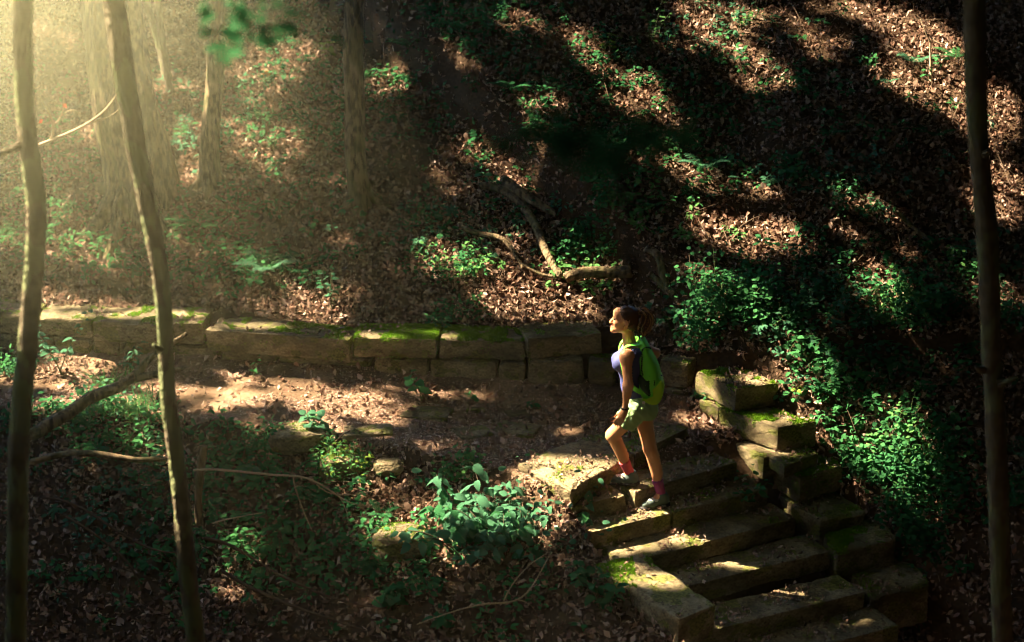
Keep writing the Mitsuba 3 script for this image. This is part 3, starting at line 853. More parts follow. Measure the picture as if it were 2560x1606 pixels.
    (0.118, -1.308, 0.073, -0.165, 0.002, 0.265, 1),
    (0.165, -1.515, 0.055, -0.123, 0.001, 0.145, 1),
    (0.126, -1.038, 0.074, -0.166, 0.002, 0.21, 1),
    (0.232, -1.564, 0.073, -0.165, 0.002, 0.175, 1),
    (0.227, -0.762, 0.05, -0.112, 0.002, 0.184, 1),
    (0.267, -1.487, 0.061, -0.138, 0.003, 0.235, 0.95),
    (-0.23, 0.25, 0.25, -0.563, -0, 0.19, 0.97),
    (-0.434, 0.147, 0.185, -0.416, -0, 0.156, 0.97),
    (3.745, 2.019, 0.136, -0.513, -0.37, 0.023, 0.97),
    (1.999, 3.508, 0.104, -0.426, -0.409, -0.001, 0.97),
    (3.341, 1.534, 0.105, -0.337, -0.258, 0.022, 0.97),
    (2.141, 1.733, 0.119, -0.477, -0.221, 0.024, 0.97),
    (2.593, 0.035, 0.149, -0.367, -0.19, 0.038, 0.97),
    (3.682, -1.953, 0.069, -0.293, -0.284, 0.082, 0.97),
    (6.088, -3.879, 0.071, -0.245, -0.491, 0.148, 0.97),
    (4.584, 2.517, 0.055, -0.207, -0.185, 0.006, 0.97),
    (5.43, 1.407, 0.04, -0.262, -0.206, 0.01, 0.97),
    (4.899, 1.789, 0.037, -0.261, -0.246, 0.004, 0.97),
    (-0.515, 0.209, 0.258, -0.58, -0, 0.281, 1),
    (-0.289, 0.221, 0.249, -0.56, -0, 0.189, 1),
    (1.746, 0.696, 0.284, -0.638, -0, 0.063, 1),
    (1.933, -1.513, 0.102, -0.229, 0.002, 0.077, 0.97),
    (1.737, -1.555, 0.101, -0.226, 0.002, 0.07, 0.97),
    (1.491, -1.491, 0.106, -0.238, 0.002, 0.094, 0.97),
    (5.261, -1.661, 0.117, -0.205, -0.528, 0.119, 0.95),
    (6.079, -2.431, 0.025, -0.3, -0.353, 0.098, 0.9),
    (4.544, -1.738, 0.084, -0.173, -0.349, 0.071, 0.9),
    (3.807, -2.836, 0.097, -0.219, -0.156, 0.056, 0.97),
    (5.433, -4.155, 0.079, -0.142, -0.424, 0.153, 0.95),
    (4.477, -3.847, 0.055, -0.139, -0.318, 0.102, 0.95),
    (1.774, -2.183, 0.012, -0.37, -0.232, 0.167, 0.92),
    (3.141, -2.825, 0.106, -0.238, -0.32, 0.1, 0.95),
    (2.274, -1.908, 0.087, -0.183, -0.237, 0.11, 0.9),
    (4.311, -0.84, 0.078, -0.176, -0.216, 0.045, 0.92),
    (5.506, -1.398, 0.102, -0.178, -0.311, 0.061, 0.9),
    (4.124, -0.041, -0.008, -0.213, -0.182, 0.051, 0.95),
    (-0.909, -0.827, 0.128, -0.287, 0.002, 0.13, 1),
    (1.316, 2.954, 0.278, -0.625, -0.003, 0.084, 1),
    (1.554, 1.859, 0.238, -0.536, -0.001, 0.074, 1),
    (1.965, 0.203, 0.085, -0.191, -0, 0.049, 0.97),
    (1.637, -1.388, -0.023, -0.083, -0.019, 0.039, 0.619),
    (2.881, 0.989, 0.009, -0.031, -0.044, 0.005, 0.95),
    (4.403, -1.579, 0.056, -0.099, -0.092, 0.018, 0.914),
    (3.602, -2.728, 0.037, -0.087, -0.079, 0.025, 0.621),
    (3.789, -0.782, -0.041, -0.111, -0.051, 0.053, 0.838),
    (-0.301, 3.65, 0.01, -0.038, -0.023, 0.005, 0.753),
    (3.133, 2.428, 0.024, -0.112, -0.126, 0.003, 0.652),
    (2.896, -1.542, 0.038, -0.084, -0.104, 0.027, 0.712),
    (2.692, -2.177, 0.017, -0.066, -0.074, 0.023, 0.605),
    (6.275, -4.189, 0.047, -0.108, -0.153, 0.044, 0.933),
    (-0.848, 1.005, 0.008, -0.07, -0.062, 0.008, 0.859),
    (1.755, -0.811, 0.018, -0.061, -0.136, -0.012, 0.824),
    (-0.06, 2.965, 0.022, -0.086, -0.06, 0.015, 0.879),
    (2.606, 2.532, 0.033, -0.11, -0.112, 0.007, 0.85),
    (-0.408, -0.341, 0.289, 0.012, -0.1, 0.014, 0.883),
    (-0.063, 2.65, 0.027, -0.104, -0.069, 0.02, 0.794),
    (-0.891, 0.448, 0.007, -0.058, -0.046, 0.007, 0.6),
    (1.543, 0.979, 0.061, -0.146, -0.136, 0, 0.715),
    (5.649, -4.312, 0.049, -0.085, -0.124, 0.045, 0.742),
    (3.995, -0.513, -0.076, -0.129, -0.019, 0.044, 0.637),
    (5.141, -0.291, 0.014, -0.032, -0.05, 0.007, 0.72),
    (2.761, 0.273, 0.038, -0.124, -0.095, 0.017, 0.718),
    (3.417, -2.35, 0.026, -0.104, -0.089, 0.026, 0.775),
    (1.62, -0.944, 0.009, -0.024, -0.071, -0.008, 0.652),
    (4.183, 2.289, 0.007, -0.042, -0.051, 0.002, 0.81),
    (4.036, -3.128, 0.032, -0.063, -0.067, 0.024, 0.838),
    (0.504, -1.184, 0.059, -0.054, -0.061, 0.011, 0.72),
    (2.904, -2.674, 0.042, -0.096, -0.095, 0.03, 0.711),
    (5.376, -0.683, 0.02, -0.046, -0.058, 0.007, 0.767),
    (6.635, -3.56, 0.033, -0.095, -0.107, 0.035, 0.809),
    (2.475, -1.625, 0.035, -0.08, -0.08, 0.021, 0.815),
    (1.623, 2.201, 0.014, -0.087, -0.029, 0.046, 0.947),
    (0.206, -0.974, 0.044, -0.04, -0.053, 0.009, 0.692),
    (5.625, 3.861, 0.03, -0.094, -0.088, -0.003, 0.657),
    (4.409, -1.832, 0.014, -0.035, -0.055, 0.01, 0.837),
    (2.174, 0.234, 0.021, -0.066, -0.071, 0.014, 0.771),
    (5.287, -3.774, 0.04, -0.086, -0.112, 0.039, 0.668),
    (5.434, 1.212, 0.028, -0.137, -0.171, 0.011, 0.662),
    (5.006, 4.269, 0.021, -0.067, -0.074, -0.001, 0.811),
    (1.235, 2.285, 0.026, -0.09, -0.159, -0.026, 0.899),
    (-0.014, 0.925, 0.004, -0.075, -0.044, 0.011, 0.777),
    (-0.403, 3.033, 0.03, -0.106, -0.087, 0.002, 0.736),
    (4.047, -3.509, 0.037, -0.107, -0.116, 0.04, 0.731),
    (5.681, 0.769, -0.063, -0.095, -0.015, 0.038, 0.622),
    (3.024, -0.201, 0.014, -0.029, -0.038, 0.008, 0.922),
    (2.584, 3.024, 0.033, -0.099, -0.131, 0.003, 0.743),
    (6.558, -3.298, 0.019, -0.062, -0.052, 0.017, 0.839),
    (2.107, 2.033, 0.02, -0.081, -0.058, 0.005, 0.932),
    (1.357, 3.558, 0.013, -0.056, -0.051, 0, 0.859),
    (0.793, 1.066, 0.049, -0.079, -0.212, -0.059, 0.754),
    (2.497, 3.597, 0.027, -0.147, -0.129, 0, 0.795),
    (2.368, -0.484, 0.022, -0.093, -0.064, 0.038, 0.711),
    (2.987, -2.794, 0.038, -0.086, -0.115, 0.036, 0.874),
    (2.61, 0.355, 0.028, -0.089, -0.111, 0.02, 0.78),
    (3.079, 2.035, 0.026, -0.118, -0.117, 0.01, 0.875),
    (2.201, -2.835, 0.022, -0.054, -0.047, 0.016, 0.667),
    (5.601, 0.488, -0.043, -0.062, -0.008, 0.028, 0.664),
    (6.733, -3.538, 0.011, -0.033, -0.05, 0.018, 0.926),
    (6.631, -3.442, 0.035, -0.109, -0.146, 0.048, 0.693),
    (4.373, -1.127, 0.062, -0.113, -0.139, 0.031, 0.8),
    (3.716, -0.911, 0.003, -0.158, -0.092, 0.03, 0.808),
    (2.733, -1.169, -0.059, -0.11, -0.027, 0.046, 0.706),
    (5.28, -0.826, 0.034, -0.076, -0.115, 0.02, 0.689),
    (2.611, -2.654, 0.028, -0.06, -0.053, 0.017, 0.949),
    (1.575, -2.146, -0.007, -0.072, -0.035, 0.024, 0.805),
    (-0.099, 3.105, 0.022, -0.085, -0.052, 0.014, 0.858),
    (3.809, 3.53, 0.023, -0.139, -0.156, -0.003, 0.689),
    (2.901, 3.538, 0.015, -0.073, -0.087, 0.006, 0.701),
    (4.72, 1.878, 0.029, -0.178, -0.155, 0, 0.92),
    (5.033, -0.228, 0.013, -0.083, -0.083, 0.015, 0.733),
    (1.5, -1.126, 0.094, -0.082, -0.099, 0.025, 0.683),
    (3.894, 3.059, 0.033, -0.142, -0.125, -0.003, 0.936),
    (3.881, 4.048, 0.021, -0.098, -0.09, -0.001, 0.872),
    (2.551, -0.198, 0.03, -0.061, -0.055, 0.012, 0.804),
    (5.456, -3.983, 0.019, -0.044, -0.053, 0.019, 0.714),
    (4.689, 0.03, -0.125, -0.203, -0.023, 0.058, 0.602),
    (6.168, -3.992, 0.019, -0.069, -0.084, 0.025, 0.748),
    (-0.022, 2.208, 0.021, -0.092, -0.07, 0.02, 0.658),
    (4.604, -0.719, 0.059, -0.16, -0.141, 0.028, 0.892),
    (-0.033, 0.81, 0.003, -0.074, -0.047, 0.013, 0.637),
    (-0.096, 3.468, 0.02, -0.072, -0.039, 0.004, 0.798),
    (-0.642, -0.377, 0.018, -0.032, -0.049, 0.007, 0.677),
    (4.682, -0.112, -0.075, -0.119, -0.014, 0.036, 0.732),
    (4.189, 1.178, 0.024, -0.134, -0.093, 0.014, 0.659),
    (1.658, -1.804, 0.02, -0.088, -0.045, 0.033, 0.782),
    (1.229, 3.382, 0.064, -0.14, -0.126, -0.005, 0.763),
    (-0.459, 0.643, 0.004, -0.029, -0.028, 0.004, 0.935),
    (0.49, -0.637, 0.044, -0.039, -0.074, 0.011, 0.788),
    (5.565, -1.691, 0.058, -0.109, -0.103, 0.022, 0.622),
    (4.712, 3.818, 0.053, -0.149, -0.127, -0, 0.655),
    (0.227, -0.136, 0.02, -0.038, -0.089, -0.02, 0.903),
    (-0.141, 1.247, 0.015, -0.101, -0.062, 0.006, 0.74),
    (6.08, -3.327, 0.019, -0.056, -0.089, 0.024, 0.741),
    (4.225, 0.618, 0.017, -0.098, -0.084, 0.013, 0.802),
    (0.103, 1.973, 0.021, -0.095, -0.063, 0.019, 0.761),
    (3.733, 1.107, 0.028, -0.119, -0.132, 0.017, 0.669),
    (2.114, 1.097, 0.026, -0.089, -0.086, 0.013, 0.839),
    (2.758, 0.414, 0.021, -0.068, -0.077, 0.013, 0.885),
    (4.829, -0.278, -0.017, -0.091, -0.049, 0.027, 0.726),
    (-0.138, 2.684, 0.02, -0.074, -0.049, 0.011, 0.837),
    (1.489, 4.014, 0.02, -0.085, -0.076, -0.002, 0.6),
    (1.476, 4.063, 0.018, -0.079, -0.076, -0.002, 0.641),
    (0.84, 1.243, 0.066, -0.109, -0.216, -0.061, 0.601),
    (2.2, 1.415, 0.03, -0.122, -0.105, 0.013, 0.881),
    (5.932, -2.201, 0.053, -0.142, -0.156, 0.04, 0.811),
    (-0.884, 1.972, 0.029, -0.104, -0.092, 0.007, 0.771),
    (-0.508, 3.333, 0.021, -0.076, -0.074, 0, 0.89),
    (-0.788, -0.112, -0.015, -0.089, -0.078, 0.014, 0.683),
    (6.576, -3.653, 0.024, -0.068, -0.064, 0.019, 0.884),
    (3.122, 1.985, 0.008, -0.035, -0.044, 0.004, 0.604),
    (4.694, -1.707, 0.056, -0.103, -0.127, 0.029, 0.774),
    (3.475, 3.044, 0.034, -0.102, -0.099, -0.004, 0.76),
    (0.392, -0.249, 0.022, -0.04, -0.129, -0.025, 0.797),
    (6.8, -4.413, 0.033, -0.094, -0.107, 0.033, 0.771),
    (1.498, 3.293, 0.011, -0.033, -0.042, 0.001, 0.718),
    (1.753, 2.714, 0.034, -0.103, -0.115, 0.007, 0.946),
    (-0.364, 1.309, 0.015, -0.099, -0.065, 0.006, 0.903),
    (5.87, -3.757, 0.021, -0.077, -0.124, 0.039, 0.705),
    (0.831, 3.073, 0.027, -0.065, -0.12, -0.044, 0.676),
    (-0.666, 0.983, 0.01, -0.088, -0.066, 0.008, 0.854),
    (4.491, -3.936, 0.015, -0.038, -0.052, 0.017, 0.655),
    (0.163, 0.792, 0.003, -0.083, -0.07, 0.02, 0.657),
    (-0.4, 1.234, 0.013, -0.081, -0.062, 0.006, 0.702),
    (3.684, -2.139, 0.006, -0.063, -0.076, 0.023, 0.691),
    (5.167, 3.888, 0.022, -0.071, -0.072, -0.007, 0.856),
    (0.3, -0.325, 0.036, -0.031, -0.04, 0.009, 0.804),
    (2.624, -2.493, 0.013, -0.031, -0.038, 0.015, 0.612),
    (0.637, -1.087, 0.045, -0.041, -0.044, 0.008, 0.615),
    (1.873, -1.947, 0.017, -0.074, -0.035, 0.031, 0.677),
    (4.781, -3.643, 0.039, -0.07, -0.064, 0.022, 0.802),
    (4.83, 3.221, 0.048, -0.176, -0.176, -0.005, 0.815),
    (4.04, -0.9, 0.027, -0.054, -0.056, 0.012, 0.604),
    (2.599, 3.949, 0.03, -0.138, -0.09, 0.003, 0.758),
    (-1.058, 1.68, 0.017, -0.056, -0.045, 0.004, 0.767),
    (4.679, 3.837, 0.019, -0.055, -0.049, 0, 0.733),
    (2.857, -1.422, 0.035, -0.098, -0.078, 0.02, 0.738),
    (0.051, 2.99, 0.016, -0.037, -0.057, -0.018, 0.729),
    (0.307, 0.646, 0.073, -0.117, -0.179, -0.038, 0.873),
    (3.401, 0.924, 0.013, -0.042, -0.044, 0.005, 0.62),
    (2.494, 2.381, 0.029, -0.094, -0.075, 0.006, 0.762),
    (6.442, -2.462, 0.016, -0.141, -0.135, 0.034, 0.604),
    (1.274, 1.451, 0.027, -0.054, -0.077, -0.015, 0.94),
    (2.056, -1.812, 0.034, -0.131, -0.081, 0.031, 0.934),
    (1.075, 1.541, 0.028, -0.051, -0.084, -0.022, 0.62),
    (0.879, 1.351, 0.051, -0.086, -0.162, -0.046, 0.817),
    (6.493, -2.61, -0.013, -0.153, -0.131, 0.033, 0.648),
    (1.624, -1.316, 0.05, -0.03, -0.018, 0.018, 0.709),
    (-1.171, 1.252, 0.014, -0.081, -0.061, 0.007, 0.879),
    (5.195, 0.626, 0.002, -0.126, -0.155, 0.022, 0.915),
    (3.475, -3.485, 0.019, -0.043, -0.046, 0.016, 0.79),
    (5.908, 1.937, 0.033, -0.103, -0.177, 0.011, 0.937),
    (4.55, 0.592, 0.02, -0.102, -0.104, 0.017, 0.848),
    (2.025, 2.585, 0.043, -0.133, -0.115, 0.007, 0.925),
    (5.452, -2.58, -0.008, -0.089, -0.115, 0.031, 0.625),
    (6.195, -1.646, 0.02, -0.043, -0.055, 0.012, 0.663),
    (4.062, -1.601, 0.027, -0.061, -0.072, 0.013, 0.784),
    (1.468, -1.712, -0.018, -0.097, -0.054, 0.045, 0.62),
    (3.358, -2.022, 0.005, -0.045, -0.041, 0.012, 0.712),
    (0.44, 2.251, 0.034, -0.078, -0.204, -0.076, 0.833),
    (2.441, 0.93, 0.015, -0.053, -0.05, 0.007, 0.697),
    (5.447, -2.865, 0.014, -0.088, -0.111, 0.026, 0.919),
    (2.435, -0.877, -0.004, -0.042, -0.044, 0.012, 0.812),
    (6.277, -4.098, 0.024, -0.073, -0.103, 0.029, 0.608),
    (3.031, -0.816, -0.06, -0.134, -0.025, 0.039, 0.818),
    (-1.214, 2.124, 0.034, -0.123, -0.083, 0.006, 0.643),
    (6.381, -1.902, 0.033, -0.066, -0.084, 0.019, 0.761),
    (2.391, -1.979, 0.037, -0.083, -0.033, 0.041, 0.856),
    (1.595, -2.592, -0.001, -0.078, -0.038, 0.021, 0.884),
    (4.868, -0.432, 0.049, -0.107, -0.145, 0.029, 0.661),
    (-0.454, -0.244, -0.014, -0.057, -0.036, 0.013, 0.875),
    (2.258, -0.195, 0.049, -0.101, -0.048, 0.033, 0.873),
    (1.359, -2.798, 0.007, -0.069, -0.054, 0.027, 0.915),
    (0.478, -0.42, 0.097, -0.069, -0.066, 0.023, 0.673),
    (0.092, 1.329, 0.013, -0.118, -0.055, 0.018, 0.625),
    (3.324, -3.476, 0.019, -0.043, -0.061, 0.021, 0.624),
    (1.633, -2.856, 0.052, -0.132, -0.108, 0.033, 0.751),
    (1.572, 2.611, 0.016, -0.047, -0.045, 0.01, 0.794),
    (-1.086, -0.243, -0.006, -0.075, -0.074, 0.014, 0.66),
    (1.085, -0.091, 0.06, -0.11, -0.251, -0.051, 0.764),
    (1.868, 4.08, 0.021, -0.094, -0.118, -0.004, 0.784),
    (2.849, 4.045, 0.014, -0.091, -0.06, -0.001, 0.879),
    (6.323, -2.194, 0.029, -0.069, -0.068, 0.017, 0.707),
    (0.673, -0.945, 0.081, -0.073, -0.095, 0.015, 0.665),
    (2.44, -1.267, -0.063, -0.147, -0.057, 0.038, 0.876),
    (4.162, 3.723, 0.036, -0.165, -0.139, 0.002, 0.904),
    (1.346, 3.68, 0.008, -0.033, -0.036, -0, 0.617),
    (3.666, 2.524, 0.017, -0.055, -0.052, 0.002, 0.805),
    (3.993, 1.714, 0.023, -0.091, -0.073, 0.008, 0.829),
    (1.859, 3.045, 0.034, -0.105, -0.114, 0.005, 0.867),
    (3.5, -1.718, 0.059, -0.123, -0.101, 0.026, 0.674),
    (2.539, 2.507, 0.043, -0.138, -0.105, 0.007, 0.833),
    (-0.74, -0.076, -0.012, -0.067, -0.038, 0.007, 0.733),
    (5.385, -3.896, 0.02, -0.045, -0.065, 0.023, 0.759),
    (4.021, -1.756, 0.063, -0.14, -0.138, 0.028, 0.695),
    (0.45, 2.879, 0.046, -0.108, -0.193, -0.081, 0.704),
    (1.418, 3.059, 0.025, -0.091, -0.037, 0.052, 0.672),
    (5.795, -2.772, 0.008, -0.124, -0.131, 0.04, 0.608),
    (3.441, 3.659, 0.005, -0.041, -0.058, -0.007, 0.622),
    (5.005, 2.934, 0.026, -0.117, -0.101, 0.002, 0.874),
    (5.391, -0.953, 0.042, -0.093, -0.161, 0.027, 0.604),
    (2.096, -1.503, -0.056, -0.114, -0.03, 0.048, 0.913),
    (6.523, -3.808, 0.057, -0.157, -0.164, 0.048, 0.899),
    (-0.051, 0.298, 0.004, -0.155, -0.07, 0.027, 0.697),
    (0.557, 2.642, 0.037, -0.089, -0.159, -0.064, 0.758),
    (2.638, 2.818, 0.048, -0.153, -0.134, 0.003, 0.659),
    (2.62, 2.581, 0.039, -0.135, -0.127, 0.006, 0.694),
    (3.8, 2.332, 0.023, -0.079, -0.098, 0.007, 0.637),
    (2.009, -1.988, 0.024, -0.069, -0.049, 0.033, 0.747),
    (4.972, -0.02, -0.058, -0.089, -0.016, 0.042, 0.87),
    (6.639, -4.728, 0.041, -0.096, -0.085, 0.031, 0.642),
    (5.729, -3.14, 0.032, -0.1, -0.097, 0.027, 0.876),
    (4.83, -0.917, 0.064, -0.155, -0.149, 0.03, 0.738),
    (3.44, 1.128, 0.027, -0.101, -0.13, 0.015, 0.933),
    (2.921, -0.227, 0.025, -0.051, -0.076, 0.016, 0.714),
    (5.29, -0.414, 0.012, -0.028, -0.054, 0.006, 0.816),
    (1.135, -0.556, 0.016, -0.036, -0.083, -0.015, 0.672),
    (4.111, -3.358, 0.021, -0.051, -0.055, 0.019, 0.713),
    (-0.43, 2.751, 0.021, -0.068, -0.044, 0.002, 0.858),
    (1.821, -2.064, 0.013, -0.148, -0.051, 0.045, 0.604),
    (-0.897, 1.977, 0.028, -0.101, -0.062, 0.005, 0.762),
    (-0.356, 1.365, 0.008, -0.057, -0.047, 0.004, 0.889),
    (1.179, 1.139, 0.021, -0.035, -0.093, -0.022, 0.943),
    (4.495, 2.463, 0.009, -0.033, -0.048, 0.002, 0.74),
    (-0.044, -0.405, 0.08, -0.073, -0.104, 0.014, 0.774),
    (2.521, 0.888, 0.032, -0.112, -0.111, 0.016, 0.86),
    (3.527, -2.779, 0.021, -0.047, -0.066, 0.021, 0.836),
    (2.033, -1.884, 0.027, -0.063, -0.038, 0.021, 0.678),
    (3.629, 0.334, 0.02, -0.116, -0.123, 0.022, 0.877),
    (5.639, -2.661, -0.003, -0.119, -0.126, 0.039, 0.729),
    (3.09, 0.49, 0.026, -0.093, -0.082, 0.01, 0.709),
    (-0.267, 2.643, 0.022, -0.074, -0.059, 0.003, 0.66),
    (2.316, -0.878, -0.024, -0.142, -0.003, 0.053, 0.626),
    (5.508, -0.895, 0.037, -0.084, -0.098, 0.014, 0.885),
    (-0.813, 1.846, 0.04, -0.14, -0.088, 0.007, 0.753),
    (2.993, -0.784, -0.016, -0.048, -0.02, 0.018, 0.893),
    (2.177, 2.658, 0.032, -0.098, -0.096, 0.006, 0.804),
    (4.924, -1.119, 0.022, -0.043, -0.049, 0.01, 0.822),
    (-1.032, -0.15, -0.006, -0.039, -0.035, 0.007, 0.892),
    (3.722, -3.061, 0.043, -0.091, -0.087, 0.028, 0.8),
    (-0.246, 0.779, 0.008, -0.073, -0.082, 0.01, 0.92),
    (0.25, 0.668, 0.05, -0.118, -0.173, -0.028, 0.692),
    (3.196, -0.743, -0.032, -0.059, -0.014, 0.027, 0.868),
    (2.754, 0.647, 0.022, -0.078, -0.071, 0.01, 0.819),
    (2.754, -0.546, 0.013, -0.059, -0.043, 0.01, 0.813),
    (2.334, 0.331, 0.026, -0.079, -0.078, 0.015, 0.78),
    (3.65, -2.625, 0.028, -0.068, -0.099, 0.033, 0.711),
    (2.05, -1.366, -0.006, -0.046, -0.017, 0.019, 0.755),
    (5.749, -3.176, 0.016, -0.047, -0.063, 0.018, 0.742),
    (3.312, -1.694, 0.039, -0.079, -0.103, 0.026, 0.727),
    (3.141, -2.129, 0.011, -0.08, -0.08, 0.023, 0.633),
    (5.472, -0.798, 0.028, -0.065, -0.073, 0.01, 0.86),
    (1.81, -2.79, 0.02, -0.051, -0.062, 0.02, 0.673),
    (-0.946, 2.007, 0.019, -0.07, -0.054, 0.004, 0.781),
    (0.978, 3.249, 0.016, -0.041, -0.052, -0.012, 0.681),
    (2.516, -2.966, 0.023, -0.054, -0.073, 0.024, 0.696),
    (-0.992, 1.845, 0.022, -0.076, -0.059, 0.005, 0.766),
    (0.867, 1.326, 0.041, -0.069, -0.154, -0.044, 0.849),
    (4.858, -1.636, 0.054, -0.093, -0.137, 0.033, 0.797),
    (1.796, 1.336, 0.023, -0.081, -0.059, 0.028, 0.745),
    (4.423, -1.262, 0.075, -0.139, -0.118, 0.026, 0.601),
    (3.385, -3.571, 0.043, -0.099, -0.104, 0.036, 0.763),
    (3.244, 3.466, 0.009, -0.052, -0.051, -0.003, 0.831),
    (-0.647, 0.957, 0.012, -0.1, -0.09, 0.011, 0.715),
    (4.043, 2.423, 0.03, -0.14, -0.121, 0.004, 0.939),
    (3.211, -0.09, 0.031, -0.087, -0.124, 0.024, 0.783),
    (0.11, 1.599, 0.012, -0.049, -0.04, 0.014, 0.933),
    (3.065, 2.782, 0.026, -0.073, -0.078, 0.003, 0.784),
    (1.491, -1.229, 0.057, -0.048, -0.065, 0.018, 0.94),
    (-0.996, 1.061, 0.011, -0.089, -0.073, 0.009, 0.672),
    (1.942, -1.156, 0.004, -0.095, -0.079, 0.019, 0.696),
])


OLO, OHI, OCELL = np.array([-14.0, -10.0]), np.array([14.0, 10.0]), .04
oq = np.stack(np.meshgrid(np.arange(OLO[0], OHI[0], OCELL), np.arange(OLO[1], OHI[1], OCELL), indexing='ij'), -1)
onz = (mk.fbm(np.concatenate([oq * 2.4, oq[..., :1] * 0], -1), 3, 91) - .5) * .9 + (mk.fbm(np.concatenate([oq * 6.5, oq[..., :1] * 0 + 4], -1), 2, 92) - .5) * 1.1
OMAP, CLEAR, WIDE = np.zeros(oq.shape[:2]), np.zeros(oq.shape[:2], bool), np.zeros(oq.shape[:2], bool)
for c1, c2, a1, a2, b1, b2_, wt in OPEN:
    det = a1 * b2_ - a2 * b1
    if abs(det) < 1e-6:
        continue
    ex = 1.5 * (np.abs([a1, a2]) + np.abs([b1, b2_])) + .05
    i0, i1 = (np.clip(((np.array([c1, c2]) + s * ex - OLO) / OCELL).astype(int), 0, oq.shape[:2]) for s in (-1, 1))
    sl = (slice(i0[0], i1[0]), slice(i0[1], i1[1]))
    dx, dy = oq[sl][..., 0] - c1, oq[sl][..., 1] - c2
    s, t = (dx * b2_ - dy * b1) / det, (dy * a1 - dx * a2) / det
    CLEAR[sl] |= (wt > .985) & (s * s + t * t < 1)
    WIDE[sl] |= (wt > .96) & (np.sqrt(s * s + t * t) + onz[sl] * 1.1 < 1)
    OMAP[sl] = np.maximum(OMAP[sl], (1 - (1 - wt) ** 2) * (np.sqrt(s * s + t * t) + onz[sl] * 1.1 < 1.0))

# sprays that cross the openings and break the light up
OMAP *= np.where(mk.fbm(np.concatenate([oq * 6.0, oq[..., :1] * 0 + 9], -1), 2, 95) > MOTTLE, 1.0, np.where(WIDE, .5, .12))
OMAP[CLEAR] = 1.0


def openness(p):
    """How open the roof is above the points, along the sun's direction."""
    q = ((np.stack([p @ E1, p @ E2], -1) - OLO) / OCELL).astype(int)
    ok = ((q >= 0) & (q < OMAP.shape)).all(-1)
    q = np.clip(q, 0, np.array(OMAP.shape) - 1)
    return np.where(ok, OMAP[q[..., 0], q[..., 1]], 0)


def crown_leaves(nclump, per, box, size, seed, spread, zlo, zhi, rule):
    g = np.random.default_rng(seed)
    cx, cy = g.uniform(box[0], box[1], nclump), g.uniform(box[2], box[3], nclump)
    hz = np.maximum(height(cx, cy, False), -1.0)
    cz = hz + g.uniform(zlo, zhi, nclump)
    m = rule(cx, cy, cz)
    c = np.stack([cx, cy, cz], 1)[m]
    p = np.repeat(c, per, axis=0) + g.normal(size=(len(c) * per, 3)) * spread
    k = len(p)
    L = g.uniform(.75, 1.25, k) * size
    tv = np.array([[0, 0], [.45, .5], [.45, -.5], [1, 0]])
    v, f = leaf_cloud((tv, np.array([[0, 2, 1], [1, 2, 3]])), p, g.normal(size=(k, 3)), unit(spin(k, g) + [0, 0, .9]), L, L * .68, g.uniform(.0, .8, k), g.uniform(-.1, .3, k))
    v = v.reshape(k, 4, 3)
    probe = [v[:, j] for j in range(4)] + [v.mean(1)] + [(v[:, a] + v[:, b]) / 2 for a, b in ((0, 1), (0, 2), (1, 3), (2, 3))]
    m = g.random(k) > np.max([openness(q) for q in probe], axis=0)
    return p[m], v[m], f[:2]


def out_of_view(p):
    """Leaf sprays keep above what the camera sees."""
    d = p - np.array([0, -13.5, 5.7])
    return d[:, 2] > .05 * np.abs(d[:, 1]) + .9


tops = np.array([t[1] for t in TREES])
bag = {}
for args in [(6800, 44, (-19, 8, -6, 17), .24, 801, (.55, .55, .26), 6.0, 11.5, lambda x, y, z: z > 6.9),
             (7600, 24, (-20, 18, -24, 24), .68, 802, (.8, .8, .4), 7.5, 12.5, lambda x, y, z: z > 7.2),
             (2200, 24, (-22, 22, -30, -15.5), .68, 803, (.9, .9, .5), .8, 7.0, lambda x, y, z: np.hypot(x, y + 13.5) > 2.6),
             (2000, 24, (7.5, 24, -16, 14), .68, 804, (.9, .9, .5), .8, 7.0, lambda x, y, z: x > 6.2 + .32 * (y + 13.5)),
             (500, 24, (-26, -9, -18, 8), .68, 805, (.9, .9, .5), .8, 5.5, lambda x, y, z: x < -6.6 - .34 * (y + 13.5))]:
    p, quads, f = crown_leaves(*args)
    low_layer = args[6] < 1
    d = ((p[:, None, :2] - tops[None, :, :2]) ** 2).sum(-1)
    who = d.argmin(1)
    ok = np.ones(len(p), bool) if low_layer else out_of_view(p) & (p[:, 2] > 6.4)
    for w in np.unique(who):
        bag.setdefault((w, low_layer), []).append(quads[(who == w) & ok])
LOWLEAF = []  # low leaf layers added out of view to block light from the sides
for (w, lowl), qs in sorted(bag.items()):
    q = np.concatenate(qs)
    if not len(q):
        continue
    k = len(q)
    f = (np.array([[0, 2, 1], [1, 2, 3]])[None] + (np.arange(k) * 4)[:, None, None]).reshape(-1, 3)
    if lowl:
        LOWLEAF.append((q.reshape(-1, 3), f))
    else:
        part(TREES[w][0], 'crown', mikit.ply((q.reshape(-1, 3), f), 'leaf_canopy', smooth=False))
add('undergrowth', mikit.ply(joined(LOWLEAF), 'leaf_canopy', smooth=False), 'unseen leaf layers added around the view to block low sky light', 'undergrowth', None, 'stuff')

# ------------------------------------------------------------------ fallen branches and twigs
def at_ground(xy, up=0.0):
    return [xy[0], xy[1], float(height(xy[0], xy[1])) + up]


def fallen(name, label, cat, pts, radii, bsdf, rough=.12, wob=.02, seed=0, group=None, twigs=(), sides=12, step=.035):
    """A branch or log: its stem a part, each side branch a part."""
    t = thing(name, label, cat, group)
    part(t, 'stem', mikit.ply(tube(pts, radii, sides, step, rough, seed, wob=wob), bsdf, smooth=True))
    for k, (p, r) in enumerate(twigs):
        part(t, 'side_branch', mikit.ply(tube(p, r, max(5, sides - 5), step, rough, seed + 7 + k, wob=wob), bsdf, smooth=True))
    return t


